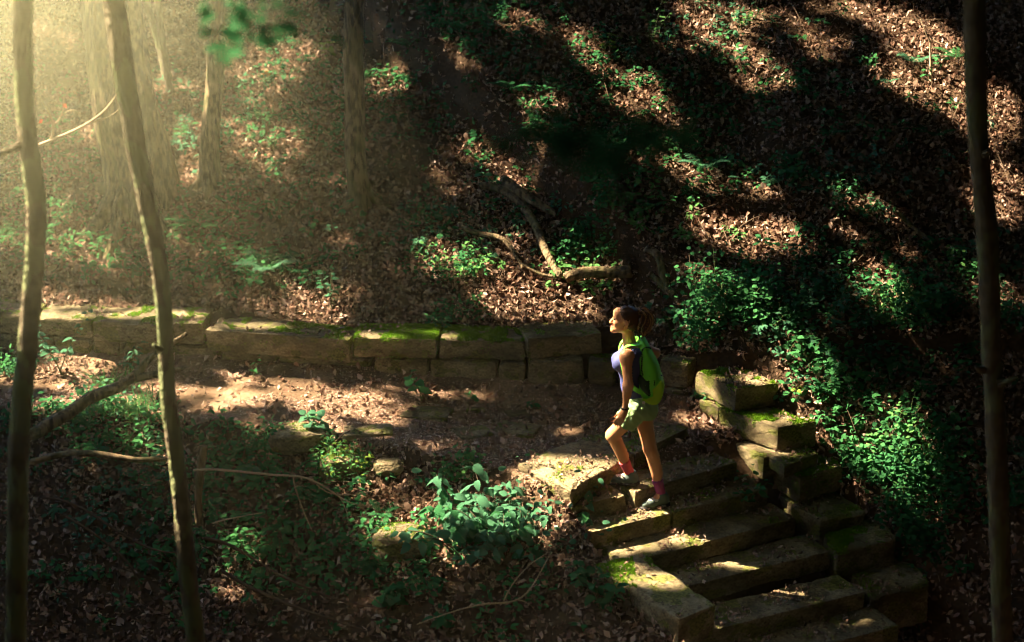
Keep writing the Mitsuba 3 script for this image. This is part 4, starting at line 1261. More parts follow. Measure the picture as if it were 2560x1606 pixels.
def gp(*pts):
    return [at_ground(p[0], p[1] + .045) for p in pts]


fallen('fallen_limb', 'long mossy fallen limb slanting down the slope to the thick log behind the wall', 'fallen branch',
       gp(((-0.352, 4.059), .06), ((-0.114, 3.981), .08), ((0.104, 3.791), .08), ((0.254, 3.456), .07), ((0.352, 3.193), .07), ((0.508, 2.905), .06)), [.040, .048, .048, .046, .043, .038], 'bark', seed=41)
fallen('fallen_limb', 'short mossy limb lying across the upper end of the long fallen limb', 'fallen branch', gp(((-0.091, 4.058), .10), ((0.136, 3.829), .13), ((0.471, 3.609), .05)), [.06, .055, .036], 'bark', seed=42)
fallen('fallen_limb', 'thick barky log lying level above the wall behind the hiker', 'fallen branch', gp(((0.542, 2.866), .07), ((0.803, 2.872), .09), ((1.019, 2.855), .08), ((1.216, 2.838), .07)), [.055, .060, .062, .07], 'bark', seed=43,
       twigs=[(gp(((0.565, 2.896), .07), ((0.369, 2.901), .06), ((0.196, 2.963), .05), ((0.087, 3.044), .05)), [.022, .018, .014, .010])])
fallen('fallen_limb', 'thin curved fallen limb left of the long mossy limb', 'fallen branch', gp(((-0.539, 3.634), .05), ((-0.357, 3.471), .07), ((-0.089, 3.329), .08), ((0.044, 3.126), .07), ((0.118, 2.965), .05)), [.024, .028, .028, .024, .018], 'bark', seed=44)
fallen('fallen_limb', 'bent limb poking out of the bush, upper of the pair right of the hiker', 'fallen branch', gp(((1.352, 2.796), 0.02), ((1.463, 2.66), 0.06), ((1.51, 2.562), 0.06), ((1.626, 2.402), 0.00)), [.038, .042, .04, .028], 'bark', seed=45)
fallen('fallen_limb', 'straight limb leaning under the green bush, lower one of the pair right of the hiker', 'fallen branch', gp(((1.392, 2.685), 0.04), ((1.529, 2.503), 0.04), ((1.671, 2.313), 0.00)), [.028, .032, .03], 'bark', seed=46)
fallen('fallen_limb', 'brown branch on the leafy slope at right, below the dark shadow', 'fallen branch', gp(((3.883, 2.902), .05), ((3.987, 2.762), .05), ((4.202, 2.547), .03)), [.02, .026, .02], 'bark', seed=47)
fallen('fallen_limb', 'thin mossy stick lying on the slope between the two straight trunks', 'fallen branch', gp(((-2.713, 6.006), .05), ((-2.538, 5.762), .07), ((-2.294, 5.534), .03)), [.016, .02, .012], 'bark', seed=48,
       twigs=[(gp(((-2.481, 5.687), .06), ((-2.51, 5.495), .04)), [.012, .007])])
fallen('dead_branch', 'rough forked dead branch propped across the path edge at lower left', 'fallen branch',
       [(-4.313, 0.3, 0.131), (-4.069, 0.55, 0.215), (-3.761, 0.75, 0.364), (-3.477, 0.9, 0.474), (-3.354, 1, 0.583), (-3.151, 1.1, 0.713), (-3.007, 1.2, 0.804)], [.062, .060, .055, .046, .030, .028, .018], 'bark', .22, .025, seed=51,
       twigs=[([(-3.497, 0.9, 0.461), (-3.325, 0.92, 0.487), (-3.135, 0.95, 0.505), (-3.018, 1, 0.529)], [.040, .036, .032, .016]), ([(-3.047, 1, 0.508), (-2.99, 1.02, 0.547)], [.010, .004]), ([(-3.055, 0.98, 0.503), (-2.989, 0.95, 0.476)], [.009, .003])])
fallen('dead_branch', 'long crooked dead branch lying level across the dark slope at lower left', 'fallen branch',
       [(-4.331, -0.2, 0.018), (-4.049, -0.2, 0.117), (-3.821, -0.15, 0.155), (-3.564, -0.15, 0.163), (-3.227, -0.2, 0.129), (-2.972, -0.2, 0.121), (-2.83, -0.2, 0.066)], [.03, .030, .028, .027, .024, .02, .012], 'dead_wood', .15, .02, seed=52)
fallen('bare_twig', 'long bare pale twig sticking out over the dark slope from behind the leaning sapling', 'twig',
       [(-2.658, -0.6, 0.2), (-2.358, -0.6, 0.189), (-2.004, -0.6, 0.158), (-1.722, -0.6, 0.131), (-1.565, -0.6, 0.043), (-1.443, -0.6, -0.05), (-1.16, -0.6, -0.12)], [.010, .010, .009, .009, .008, .007, .003], 'pale_twig', .05, .012, seed=53, sides=7, step=.02,
       twigs=[([(-1.828, -0.6, 0.143), (-1.796, -0.62, -0.014), (-1.728, -0.65, -0.195), (-1.673, -0.7, -0.308)], [.007, .006, .005, .002]), ([(-1.635, -0.6, 0.073), (-1.448, -0.55, -0.045), (-1.274, -0.5, -0.048), (-1.093, -0.5, -0.009)], [.006, .005, .004, .0015]),
              ([(-1.443, -0.6, -0.05), (-1.391, -0.62, -0.15), (-1.374, -0.65, -0.273)], [.005, .004, .0015]), ([(-1.284, -0.6, -0.089), (-1.233, -0.6, -0.179), (-1.212, -0.62, -0.267)], [.004, .003, .001])])
fallen('bare_twig', 'forked bare twig lying under the large-leaved shrub near the bottom edge', 'twig',
       [(-0.775, -1.35, -0.834), (-0.431, -1.3, -0.726), (-0.19, -1.25, -0.694), (0.035, -1.2, -0.689), (0.226, -1.1, -0.502), (0.332, -1, -0.359)], [.004, .006, .008, .008, .006, .003], 'pale_twig', .05, .012, seed=54, sides=7, step=.02,
       twigs=[([(-0.069, -1.22, -0.695), (0.087, -1.15, -0.458), (0.294, -1.1, -0.31)], [.006, .005, .002]), ([(0.035, -1.2, -0.689), (0.156, -1.2, -0.74), (0.198, -1.2, -0.798)], [.005, .003, .001])])
for k, (pts, r, lab) in enumerate([
        ([(-2.526, -1, -0.263), (-2.252, -1, -0.359), (-1.973, -1.05, -0.527), (-1.625, -1.1, -0.695), (-1.061, -1.2, -0.798)], .014, 'long dark stick on the slope at lower centre-left, running down to the bottom edge'),
        ([(-3.688, -0.9, -0.099), (-3.409, -0.95, -0.267), (-3.168, -1, -0.474), (-3.04, -1.05, -0.799)], .012, 'thin dark stick in the deep shade of the bottom left corner'),
        ([(-3.91, -0.7, -0.037), (-3.384, -0.75, -0.246), (-3.101, -0.8, -0.417), (-2.643, -0.8, -0.456)], .013, 'dark stick above the thin one in the bottom left shade'),
        ([(-2.468, -0.9, -0.176), (-2.256, -0.9, -0.118), (-2.044, -0.9, -0.08)], .006, 'short pale stick beside the base of the leaning sapling'),
        ([(-2.383, -1.1, -0.502), (-1.756, -1.2, -0.798), (-1.195, -1.3, -0.938)], .016, 'thicker dark stick along the bottom edge left of centre'),
        ([(-1.126, 4.134, 1.353), (-1.002, 3.922, 1.241)], .03, 'short broken stub on the slope right of the straight central trunk')]):
    pts = [np.array(p) + [0, 0, .03] for p in pts]
    add('fallen_stick', mikit.ply(tube(pts, [r, r * .9] + [r * .8] * (len(pts) - 3) + [r * .4] if len(pts) > 2 else [r, r * .7], 7, .03, .1, 60 + k, wob=.012), 'dark_twig' if k != 3 else 'pale_twig', smooth=True), lab, 'stick')
stub = fallen('broken_stump', 'slim upright dead stump behind the leaning sapling', 'stump', [(-2.685, -0.35, -0.412), (-2.675, -0.35, -0.114), (-2.637, -0.35, 0.16), (-2.607, -0.35, 0.316)], [.036, .034, .036, .03], 'bark', .2, .01, seed=55)
fallen('dead_sapling', 'pale dead stick standing upright in the sunlit litter at upper right', 'stick', [at_ground((4.537, 4.548)), (4.555, 4.7, 2.733), (4.536, 4.7, 2.987)], [.016, .015, .010], 'pale_twig', .08, .005, seed=56, sides=7, step=.02,
       twigs=[([(4.538, 4.7, 2.964), (4.474, 4.7, 3.079), (4.42, 4.75, 3.209)], [.010, .009, .004]), ([(4.523, 4.7, 3.033), (4.594, 4.65, 2.971), (4.698, 4.6, 2.956)], [.009, .007, .003])])
# bare pale branch reaching in from the left, and the stub of the left trunk
fallen('bare_branch', 'bare pale forked branch with curling twigs reaching in behind the left trunk', 'branch',
       [(-3.468, -1.5, 3.139), (-3.308, -1.5, 3.202), (-3.132, -1.5, 3.28), (-2.953, -1.5, 3.399), (-2.876, -1.5, 3.483), (-2.845, -1.5, 3.535)], [.014, .012, .010, .008, .006, .002], 'pale_twig', .05, .006, seed=57, sides=7, step=.02,
       twigs=[([(-3.362, -1.5, 3.186), (-3.331, -1.5, 3.296), (-3.354, -1.5, 3.39), (-3.386, -1.5, 3.452), (-3.406, -1.5, 3.529)], [.009, .008, .006, .004, .002]), ([(-3.341, -1.5, 3.29), (-3.281, -1.5, 3.343), (-3.242, -1.5, 3.436), (-3.233, -1.5, 3.554)], [.006, .005, .004, .0015]),
              ([(-3.164, -1.5, 3.265), (-3.005, -1.5, 3.327), (-2.894, -1.5, 3.374), (-2.831, -1.5, 3.43)], [.007, .006, .004, .0015]), ([(-3.281, -1.5, 3.337), (-3.221, -1.5, 3.396), (-3.159, -1.5, 3.405), (-3.142, -1.5, 3.38)], [.004, .003, .003, .001])])
for key, mt, stubs in (('young_tree_002', 'smooth_bark', [(((2.488, -4.85, 3.809)), ((2.498, -4.9, 3.849))), (((2.579, -4.85, 2.605)), ((2.52, -4.92, 2.65))), (((2.672, -4.86, 2.527)), ((2.76, -4.9, 2.584)))]), ('young_tree_001', 'lichen_bark', [(((-1.886, -5.04, 2.794)), ((-1.898, -5.1, 2.838)))])):
    for a, b in stubs:
        a, b = np.array(a), np.array(b)
        part(key, 'broken_twig', mikit.ply(tube([a, (a + b) / 2, b], [.026, .014, .009], 8, .01, .2, 63), mt, smooth=True))
part('young_tree', 'stub_branch', mikit.ply(tube([(-2.392, -5.4, 4.029), (-2.407, -5.42, 3.991), (-2.464, -5.45, 3.961), (-2.554, -5.5, 3.944)], [.026, .022, .016, .014], 9, .02, .15, 61), 'lichen_bark', smooth=True))

# fine twigs and stalks lost in the litter
g = np.random.default_rng(71)
tw = []
tx, ty = scatter(-7, 6.6, -3.2, 9.5, 2600, g)
m = (np.abs(tx) < 2.6 + (ty + 13.5) * .27) & ~on_path(tx, ty) & ~((ty > np.interp(tx, WALL_X, WALL_Y) - .05) & (ty < np.interp(tx, WALL_X, WALL_Y) + .5)) & ~(((tx - .8) * .88 + (ty + .95) * .47 > -.2) & ((tx - 1.95) * .78 + (ty - 1.3) * .62 < .4))
tx, ty = tx[m], ty[m]
for x, y in zip(tx, ty):
    a, L = g.uniform(0, math.pi * 2), g.uniform(.12, .6)
    p = [(x + math.cos(a) * L * s, y + math.sin(a) * L * s) for s in (-.5, 0, .5)]
    lift = g.uniform(.0, .10, 3) + .015
    r = g.uniform(.0025, .007)
    tw.append(tube([at_ground(q, l) for q, l in zip(p, lift)], [r, r * .8, r * .4], 4, .12, 0, 0, wob=.01, caps=False))
add('litter_twigs', mikit.ply(joined(tw), 'dark_twig', smooth=True), 'thin dead twigs lying tangled in the dead leaves', 'twigs', None, 'stuff')

# ------------------------------------------------------------------ plants
LIB = {}


def leaf_shape(kind, bsdf, seed=0):
    """The plain mesh of one leaf of unit length along +x, shared by all its copies."""
    key = (kind, bsdf, seed)
    if key not in LIB:
        st, shape, jag, wid, curl, fold = {'ovate': (7, 'ovate', .0, .52, .45, .16), 'toothed': (15, 'ovate', .22, .62, .45, .16), 'lance': (7, 'lance', .0, .26, .75, .15), 'round': (6, 'round', .0, .78, .25, .10), 'heart': (9, 'heart', .0, .80, .35, .14)}[kind]
        g = np.random.default_rng(seed + 5)
        LIB[key] = mikit.ply(leaf_cloud(leaf_template(st, shape, jag, seed), np.zeros((1, 3)), np.array([[1.0, 0, 0]]), np.array([[0, 0, 1.0]]), 1.0, wid * g.uniform(.85, 1.1), curl * g.uniform(.5, 2.4), fold * g.uniform(.7, 1.8)), bsdf, smooth=True)
    return LIB[key]


def frame(pos, ahead, up, size):
    x = unit(ahead)
    y = unit(np.cross(up, x))
    m = np.eye(4)
    m[:3, 0], m[:3, 1], m[:3, 2], m[:3, 3] = x * size, y * size, np.cross(x, y) * size, pos
    return mi.ScalarTransform4f(m)


def put_leaf(t, kind, bsdf, pos, ahead, up, size, seed=0, name='leaf'):
    part(t, name, {**leaf_shape(kind, bsdf, seed % 3), 'to_world': frame(pos, ahead, up, size)})


LIGHTUP = unit([-.25, -.25, 1.0])                                         # leaves turn towards the open roof


def leafy_plant(name, label, cat, xy, h, stems, leaves, size, kind, bsdf, seed, spread=.5, group=None, lean=(0, 0), compound=0, z=None):
    """Upright stems bearing single leaves (or whorls of leaflets), each leaf a part."""
    g = np.random.default_rng(seed)
    t = thing(name, label, cat, group)
    base = np.array(at_ground(xy)) if z is None else np.array([xy[0], xy[1], z])
    for s in range(stems):
        a = g.uniform(0, 2 * math.pi)
        d = np.array([math.cos(a) * spread + lean[0], math.sin(a) * spread + lean[1], 1.0])
        hh = h * g.uniform(.7, 1.05)
        b = base + [g.uniform(-.04, .04) * min(1, h * 3), g.uniform(-.04, .04) * min(1, h * 3), -.02]
        p = [b, b + d * hh * .5, b + d * hh + np.array([d[0], d[1], 0]) * hh * .25]
        part(t, 'stem', mikit.ply(tube(p, [.0045 + .004 * h, .004, .002], 5, .05, 0, 0, caps=False), 'stem_green', smooth=True))
        for k in range(leaves):
            u = (k + .8) / leaves
            q = np.array([np.interp(.25 + .75 * u, [0, .5, 1], [p[0][i], p[1][i], p[2][i]]) for i in range(3)])
            a2 = k * 2.4 + g.uniform(-.4, .4) + s
            out = np.array([math.cos(a2), math.sin(a2), g.uniform(-.15, .45)])
            sz = size * g.uniform(.7, 1.15) * (1.0 if u < .8 else .75)
            up = unit(LIGHTUP + .35 * g.normal(size=3))
            if not compound:
                put_leaf(t, kind, bsdf, q + out * .01, out, up, sz, k)
            else:
                c = q + unit(out) * sz * .9
                part(t, 'stalk', mikit.ply(tube([q, (q + c) / 2 + [0, 0, .01], c], [.002, .0016, .0014], 4, .05, 0, 0, caps=False), 'stem_green', smooth=True))
                side = unit(np.cross(up, out))
                for j in range(compound):
                    an = (j - (compound - 1) / 2) * (2.4 / max(1, compound - 1))
                    put_leaf(t, kind, bsdf, c, unit(out) * math.cos(an) + side * math.sin(an), up + .15 * g.normal(size=3), sz * (1 - .25 * abs(an) / 1.2), j)
    return t


def fern(label, xy, L, fronds, seed, bsdf, up=.75, fan=None, z=None):
    """Fronds arching from one crown; each frond a part of rachis and leaflets."""
    g = np.random.default_rng(seed)
    t = thing('fern', label, 'fern')
    base = np.array(at_ground(xy, .01)) if z is None else np.array([*xy, z])
    for k in range(fronds):
        a = (2 * math.pi * k / fronds + g.uniform(-.3, .3)) if fan is None else fan[0] + (fan[1] - fan[0]) * (k + .5) / fronds + g.uniform(-.15, .15)
        d = np.array([math.cos(a), math.sin(a), 0])
        l = L * g.uniform(.75, 1.1)
        s = np.linspace(0, 1, 22)
        arc = up * g.uniform(.7, 1.2)
        P = base + d * (l * (.85 * s))[:, None] + np.array([0, 0, 1.0]) * (l * (arc * s - .62 * arc * s ** 2.2))[:, None]
        tg = unit(np.gradient(P, axis=0))
        sd = unit(np.cross(tg, [0, 0, 1.0]))
        w = l * .24 * np.sin(np.pi * np.clip(s, .1, 1) ** .7) + .004
        pos = np.vstack([P[3:], P[3:]])
        ah = np.vstack([sd[3:] + .35 * tg[3:], -sd[3:] + .35 * tg[3:]])
        nn = np.cross(sd, tg)
        lv = leaf_cloud(leaf_template(4, 'lance'), pos, ah + .06 * g.normal(size=ah.shape), np.vstack([nn[3:], nn[3:]]) * np.sign(nn[5, 2]), np.concatenate([w[3:], w[3:]]), l * .040, .5, .1)
        part(t, 'frond', mikit.ply(joined([lv, tube(P, np.linspace(.003, .0012, 22), 4, .05, 0, 0, caps=False)]), bsdf, smooth=True))
    return t


def bush(label, xy, r, n, size, kind, mats, seed, name='bush', cat='bush', parts_n=0, flat=.7, z0=.0, trail=None, sprigs=True):
    """A low bush of small leaves on thin stems; its leaves are too small to pick apart and form one part per tone."""
    g = np.random.default_rng(seed)
    t = thing(name, label, cat)
    c = np.array(at_ground(xy, z0))
    nrm = normal_at(np.array([xy[0]]), np.array([xy[1]]))[0]
    ns = max(5, int(n / 26))
    tips = []
    stems = []
    e = unit(np.array([1.0, 0, -nrm[0]]))
    e2 = np.cross(nrm, e)
    for s in range(ns):
        a, rad = g.uniform(0, 2 * math.pi), math.sqrt(g.uniform(0.02, 1)) * r[0]
        root = c + (e * math.cos(a) * rad + e2 * math.sin(a) * rad * r[1] / r[0]) * .8
        root[2] = float(height(root[0], root[1]))
        tip = root + np.array([math.cos(a) * .25, math.sin(a) * .25, 1.0]) * r[2] * g.uniform(.35, 1.05) + g.normal(size=3) * .03
        stems.append(tube([root, (root + tip) / 2 + g.normal(size=3) * .02, tip], [.0035, .003, .0015], 4, .08, 0, 0, caps=False))
        tips.append((root, tip))
    part(t, 'stems', mikit.ply(joined(stems), 'stem_green', smooth=True), kind='stuff')
    who = g.integers(0, ns, n)
    u = g.uniform(.25, 1.05, n)
    A, B = np.array([q[0] for q in tips])[who], np.array([q[1] for q in tips])[who]
    sp = g.normal(size=(n, 3)) * np.array([.075, .075, .035]) * (r[0] / .5 + .4) * (size / .05) ** .5
    P = A + (B - A) * u[:, None] + sp
    P[:, 2] = np.maximum(P[:, 2], height(P[:, 0], P[:, 1]) + .01)
    tone = (mk.fbm(P * 4.0 + seed, 3, seed) + g.uniform(-.12, .12, n)) * len(mats)
    tone = np.clip(np.digitize(tone, np.linspace(.38, .62, len(mats) + 1)[1:-1] * len(mats)), 0, len(mats) - 1)
    for k, m in enumerate(mats):
        q = P[tone == k]
        if len(q) < 3:
            continue
        L = size * g.uniform(.7, 1.2, len(q))
        lv = leaf_cloud(leaf_template(5, kind), q, g.normal(size=q.shape) * [1, 1, .35], unit(LIGHTUP * 1.25 + .55 * g.normal(size=q.shape)), L, L * {'round': .82, 'ovate': .55, 'lance': .3}[kind], g.uniform(.0, .7, len(q)), .12)
        part(t, 'foliage', mikit.ply(lv, m, smooth=True), kind='stuff')
    return t


D, M, B, Lt, Li = 'leaf_deep', 'leaf_mid', 'leaf_blue', 'leaf_light', 'leaf_lime'
for q, d in (((-3.241, -1.5, 3.458), [.3, -.2, -.5]), ((-3.402, -1.5, 3.337), [-.5, -.2, -.3])):
    put_leaf('bare_branch', 'ovate', 'leaf_red', q, d, [.2, -.8, .5], .045)
labels['bare_branch__leaf'] = {'label': 'small red leaf on the bare branch'}
labels['bare_branch__leaf_001'] = {'label': 'lower small red leaf on the bare branch'}
p0 = np.array((-2.896, 6.194, 2.309)) + [0, 0, .05]
cut = thing('cut_log_end', 'small orange-brown cut end of a log showing on the slope right of the second trunk', 'log')
part(cut, 'bark_side', mikit.ply(tube([p0 + [-.02, .20, .0], p0 + [-.01, .08, .0], p0], [.045, .05, .05], 14, .03, .12, 66), 'bark', smooth=True))
part(cut, 'cut_face', mikit.ply(tube([p0 + [0, .004, 0], p0 + [0, -.010, 0]], [.047, .045], 14, .01, .03, 67), 'cut_wood', smooth=30))
# --- small-leaved bushes on the slope
for k, (lab, xy, r, n, size, kind, mats) in enumerate([
    ('bright green rounded bush on the slope right above the hiker', (2.063, 1.989), (.46, .34, .48), 1500, .050, 'round', [D, M, M]),
    ('loose green bush right of the bright rounded one, in front of pale litter', (2.645, 1.884), (.28, .2, .30), 260, .052, 'ovate', [M, B]),
    ('yellow-green bush just left of the dark trunk at the right', (3.774, 1.807), (.36, .3, .44), 950, .046, 'round', [M, Lt, D]),
    ('small airy bush between the bright rounded bush and the one by the dark trunk', (3.115, 1.902), (.26, .2, .28), 260, .046, 'ovate', [B, M]),
    ('big sunlit patch of small round leaves right of the stepped wall, upper half', (3.675, 0.706), (.42, .36, .30), 1050, .050, 'round', [M, Lt, D]),
    ('big patch of small round leaves right of the stepped wall, lower half', (3.694, 0.31), (.46, .34, .30), 1050, .048, 'round', [D, M]),
    ('small-leaved green growth just right of the lowest mossy block of the stepped wall', (3.263, 0.72), (.24, .2, .2), 420, .048, 'round', [M, D]),
    ('deep green bush in the shade right of the straight fallen limb', (0.772, 3.253), (.34, .32, .32), 700, .048, 'round', [D, M]),
    ('dark low bush in the litter just above the mossy wall top', (-0.554, 2.473), (.24, .16, .20), 300, .050, 'ovate', [D, M]),
    ('leafy bush lit from behind left of the long fallen limb', (-0.612, 3.002), (.30, .24, .36), 380, .060, 'ovate', [D, M, Lt]),
    ('small dim bush on the slope right of the straight central trunk', (-0.93, 3.828), (.20, .2, .24), 200, .050, 'ovate', [D, M]),
    ('small bush in the shade halfway up the right-hand slope', (2.924, 3.441), (.20, .16, .22), 200, .052, 'round', [D, M]),
    ('low green bush on the slope close left of the right-hand dark trunk, higher up', (4.343, 2.301), (.20, .16, .24), 220, .050, 'ovate', [Lt, M]),
    ('green bush at the right edge behind the dark trunk, level with the hiker', (4.818, 1.735), (.2, .2, .26), 240, .050, 'ovate', [D, M]),
    ('dark bush at the right edge low behind the dark trunk', (4.473, 0.096), (.2, .2, .26), 260, .050, 'ovate', [D, M]),
    ('yellow-green bushy growth on the rim of the path below the broad-leaved seedling', (-1.504, 0.544), (.24, .15, .22), 520, .042, 'ovate', [Lt, M, Li]),
    ('fresh low growth at the left corner of the landing slab', (-0.452, 0.219), (.20, .14, .12), 260, .045, 'round', [M, Lt]),
    ('dim green growth under the dark shadow on the upper right slope', (3.463, 2.964), (.3, .2, .2), 260, .05, 'ovate', [D, M]),
    ('tangled low greenery around the lower end of the forked dead branch', (-3.91, 1.247), (.40, .22, .22), 520, .055, 'ovate', [D, M, B]),
    ('shaded leafy tangle below the path at left, right of the leaning sapling', (-2.447, 0.809), (.34, .2, .24), 360, .055, 'ovate', [D, M]),
    ('leafy growth beside the stone block end of the path wall at far left', (-5.015, 2.334), (.24, .16, .24), 260, .055, 'ovate', [M, B]),
    ('dark low leaves in the bottom right shade below the stepped wall', (3.515, 0.022), (.34, .26, .22), 300, .06, 'ovate', [D]),
]):
    bush(lab, xy, r, n, size, kind, mats, 900 + k)

# --- vines and seedlings with leaves large enough to tell apart
for k, (lab, xy, h, st, lv, size, kind, m, comp) in enumerate([
    ('seedling with a few large heart-shaped leaves standing before the middle of the wall', (-0.831, 1.689), .33, 3, 3, .150, 'heart', M, 0),
    ('small rosette of pointed leaves at the wall foot right of the large-leaved seedling', (-0.363, 1.71), .12, 2, 5, .085, 'ovate', M, 0),
    ('flat little plant at the wall foot near the hiker', (0.217, 1.552), .10, 2, 5, .080, 'ovate', D, 0),
    ('slim curling sprig growing at the foot of the wall at left', (-2.566, 2.058), .30, 1, 7, .075, 'ovate', M, 0),
    ('spiky pale plant with drooping narrow leaves before the wall at left', (-3.86, 2.286), .36, 3, 8, .125, 'lance', B, 0),
    ('tall leafy plant by the wall right of the leftmost trunk', (-4.527, 2.313), .62, 4, 11, .105, 'ovate', B, 0),
    ('broad-leaved seedling on the flat mossy rock at the rim of the path', (-1.809, 0.805), .27, 4, 5, .125, 'heart', B, 0),
    ('sprig of long leaves hanging over the dark slope above the bare twig', (-2.38, 0.571), .13, 3, 5, .120, 'ovate', B, 0),
    ('leafy plant growing against the stepped wall beside the stairs', (2.114, 0.316), .34, 7, 7, .085, 'ovate', M, 0),
    ('small plant of pale leaves on the stairs by the low dark block', (2.56, -0.024), .16, 3, 4, .110, 'ovate', M, 0),
    ('tiny sprig growing from the edge of a stair tread', (1.749, 0.127), .06, 2, 3, .050, 'ovate', Lt, 0),
    ('little green sprig in the gap between the path wall and the stepped wall', (1.786, 1.582), .16, 3, 4, .055, 'ovate', M, 0),
    ('low pair of leaves on the edge of the landing slab', (0.178, 0.336), .10, 2, 4, .065, 'ovate', Lt, 0),
    ('bright yellow-green sprig right of the bare twig on the dark slope', (-1.316, -0.203), .16, 2, 6, .065, 'ovate', Lt, 0),
    ('leafy seedling just above the wall in the sunny litter', (-1.835, 2.803), .40, 2, 9, .085, 'ovate', B, 0),
    ('sprig with five-fingered leaves at the foot of the straight central trunk', (-1.662, 3.898), .26, 2, 3, .085, 'ovate', M, 5),
    ('five-fingered creeper hanging at the left end of the bright rounded bush', (1.617, 2.219), .30, 3, 4, .095, 'ovate', B, 5),
    ('five-fingered creeper below the bright rounded bush', (1.884, 1.965), .26, 3, 4, .090, 'ovate', D, 5),
    ('creeper with five-fingered leaves on the slope right of the green bush', (2.445, 1.731), .26, 3, 4, .085, 'ovate', B, 5),
    ('tall creeper of round leaves climbing the bank right of the top mossy block, upper one', (2.817, 1.46), .34, 4, 7, .090, 'ovate', M, 0),
    ('creeper of pointed leaves on the bank right of the top mossy block, middle one', (2.898, 1.159), .30, 3, 7, .085, 'ovate', D, 0),
    ('creeper of pointed leaves on the bank right of the second mossy block', (2.974, 0.929), .26, 3, 7, .085, 'ovate', M, 0),
    ('small leafy plant beside the five-fingered creeper above the stepped wall', (2.603, 1.52), .22, 2, 5, .095, 'ovate', M, 0),
    ('dark-leaved plant below the parapet stone near the bottom edge', (0.733, -1.436), .34, 7, 6, .115, 'toothed', D, 0),
    ('dark-leaved plant left of the parapet stone, higher up the bank', (0.589, -1.183), .26, 5, 6, .105, 'toothed', D, 0),
    ('clump of dim leaves at the bottom edge under the large-leaved shrub', (-0.58, -1.119), .18, 5, 5, .110, 'ovate', D, 0),
    ('dim leaves low at the bottom edge left of that clump', (-0.981, -0.887), .20, 3, 5, .130, 'heart', D, 0),
    ('dark plant growing in front of the lowest stair treads', (1.725, -0.952), .16, 4, 5, .085, 'ovate', D, 0),
    ('yellowing sprig on the bank right of the top mossy block', (2.641, 1.22), .10, 2, 4, .075, 'ovate', Li, 0),
    ('sprig with lime-green leaves left of the straight central trunk high on the slope', (-2.17, 6.375), .30, 2, 6, .110, 'ovate', Li, 0),
    ('leafy sprig at the top of the slope above the lime-green one', (-2.093, 7.009), .30, 3, 6, .090, 'ovate', Lt, 0),
    ('thin sapling with bright leaves near the top edge right of centre', (1.559, 5.422), .62, 3, 9, .085, 'ovate', Lt, 0),
    ('small sapling with yellow-green leaves left of that thin sapling near the top edge', (1.053, 5.389), .34, 2, 6, .085, 'ovate', Li, 0),
    ('leafy sprig high on the upper right slope near the top edge', (2.619, 5.72), .26, 3, 6, .080, 'ovate', Lt, 0),
    ('sprig of long leaves behind the second trunk at its right', (-2.707, 5.059), .24, 3, 5, .110, 'lance', M, 0),
    ('low spreading sprig between the old tree and the second trunk', (-3.754, 5.284), .24, 4, 6, .105, 'ovate', M, 0),
    ('low sprig above the spreading one beside the old tree', (-3.98, 5.332), .20, 3, 5, .100, 'ovate', D, 0),
    ('leafy plant at the foot of the old tree, right of its roots', (-3.645, 4.429), .24, 3, 6, .095, 'ovate', M, 0),
    ('leafy plant in the sunny litter right of the leftmost trunk', (-4.408, 3.877), .22, 4, 6, .090, 'ovate', M, 0),
    ('leafy plant above the wall left of the leaning sapling', (-3.996, 3.368), .28, 4, 6, .100, 'ovate', D, 0),
    ('low leafy plant above the wall right of the leaning sapling', (-3.46, 3.38), .22, 3, 6, .085, 'ovate', D, 0),
    ('pale leaves of a plant at the left edge above the wall', (-5.278, 3.643), .26, 3, 6, .100, 'ovate', B, 0),
    ('dark sprig beside the dark trunk at the right edge near the bottom', (4.44, 1.056), .22, 3, 6, .12, 'lance', D, 0),
    ('small creeper on the litter right of the big dark shadow at right', (4.118, 2.546), .20, 3, 4, .08, 'ovate', D, 5),
    ('small sprig on the dark lower slope left of the bare twig tip', (-1.922, 0.269), .12, 3, 5, .065, 'ovate', M, 0),
    ('small sprig on the dark lower slope below the hanging long-leaved one', (-2.439, 0.12), .12, 3, 5, .075, 'ovate', D, 0),
    ('grey-green sprig low on the slope left of the large-leaved shrub', (-1.221, -0.51), .14, 4, 6, .060, 'ovate', D, 0),
    ('bright little sprig of pointed leaves at the right tip of the large-leaved shrub', (0.614, -0.231), .10, 3, 5, .095, 'ovate', Li, 0),
]):
    leafy_plant('plant', lab, 'plant', xy, h, st, lv, size, kind, m, 1000 + k, .45, compound=comp)

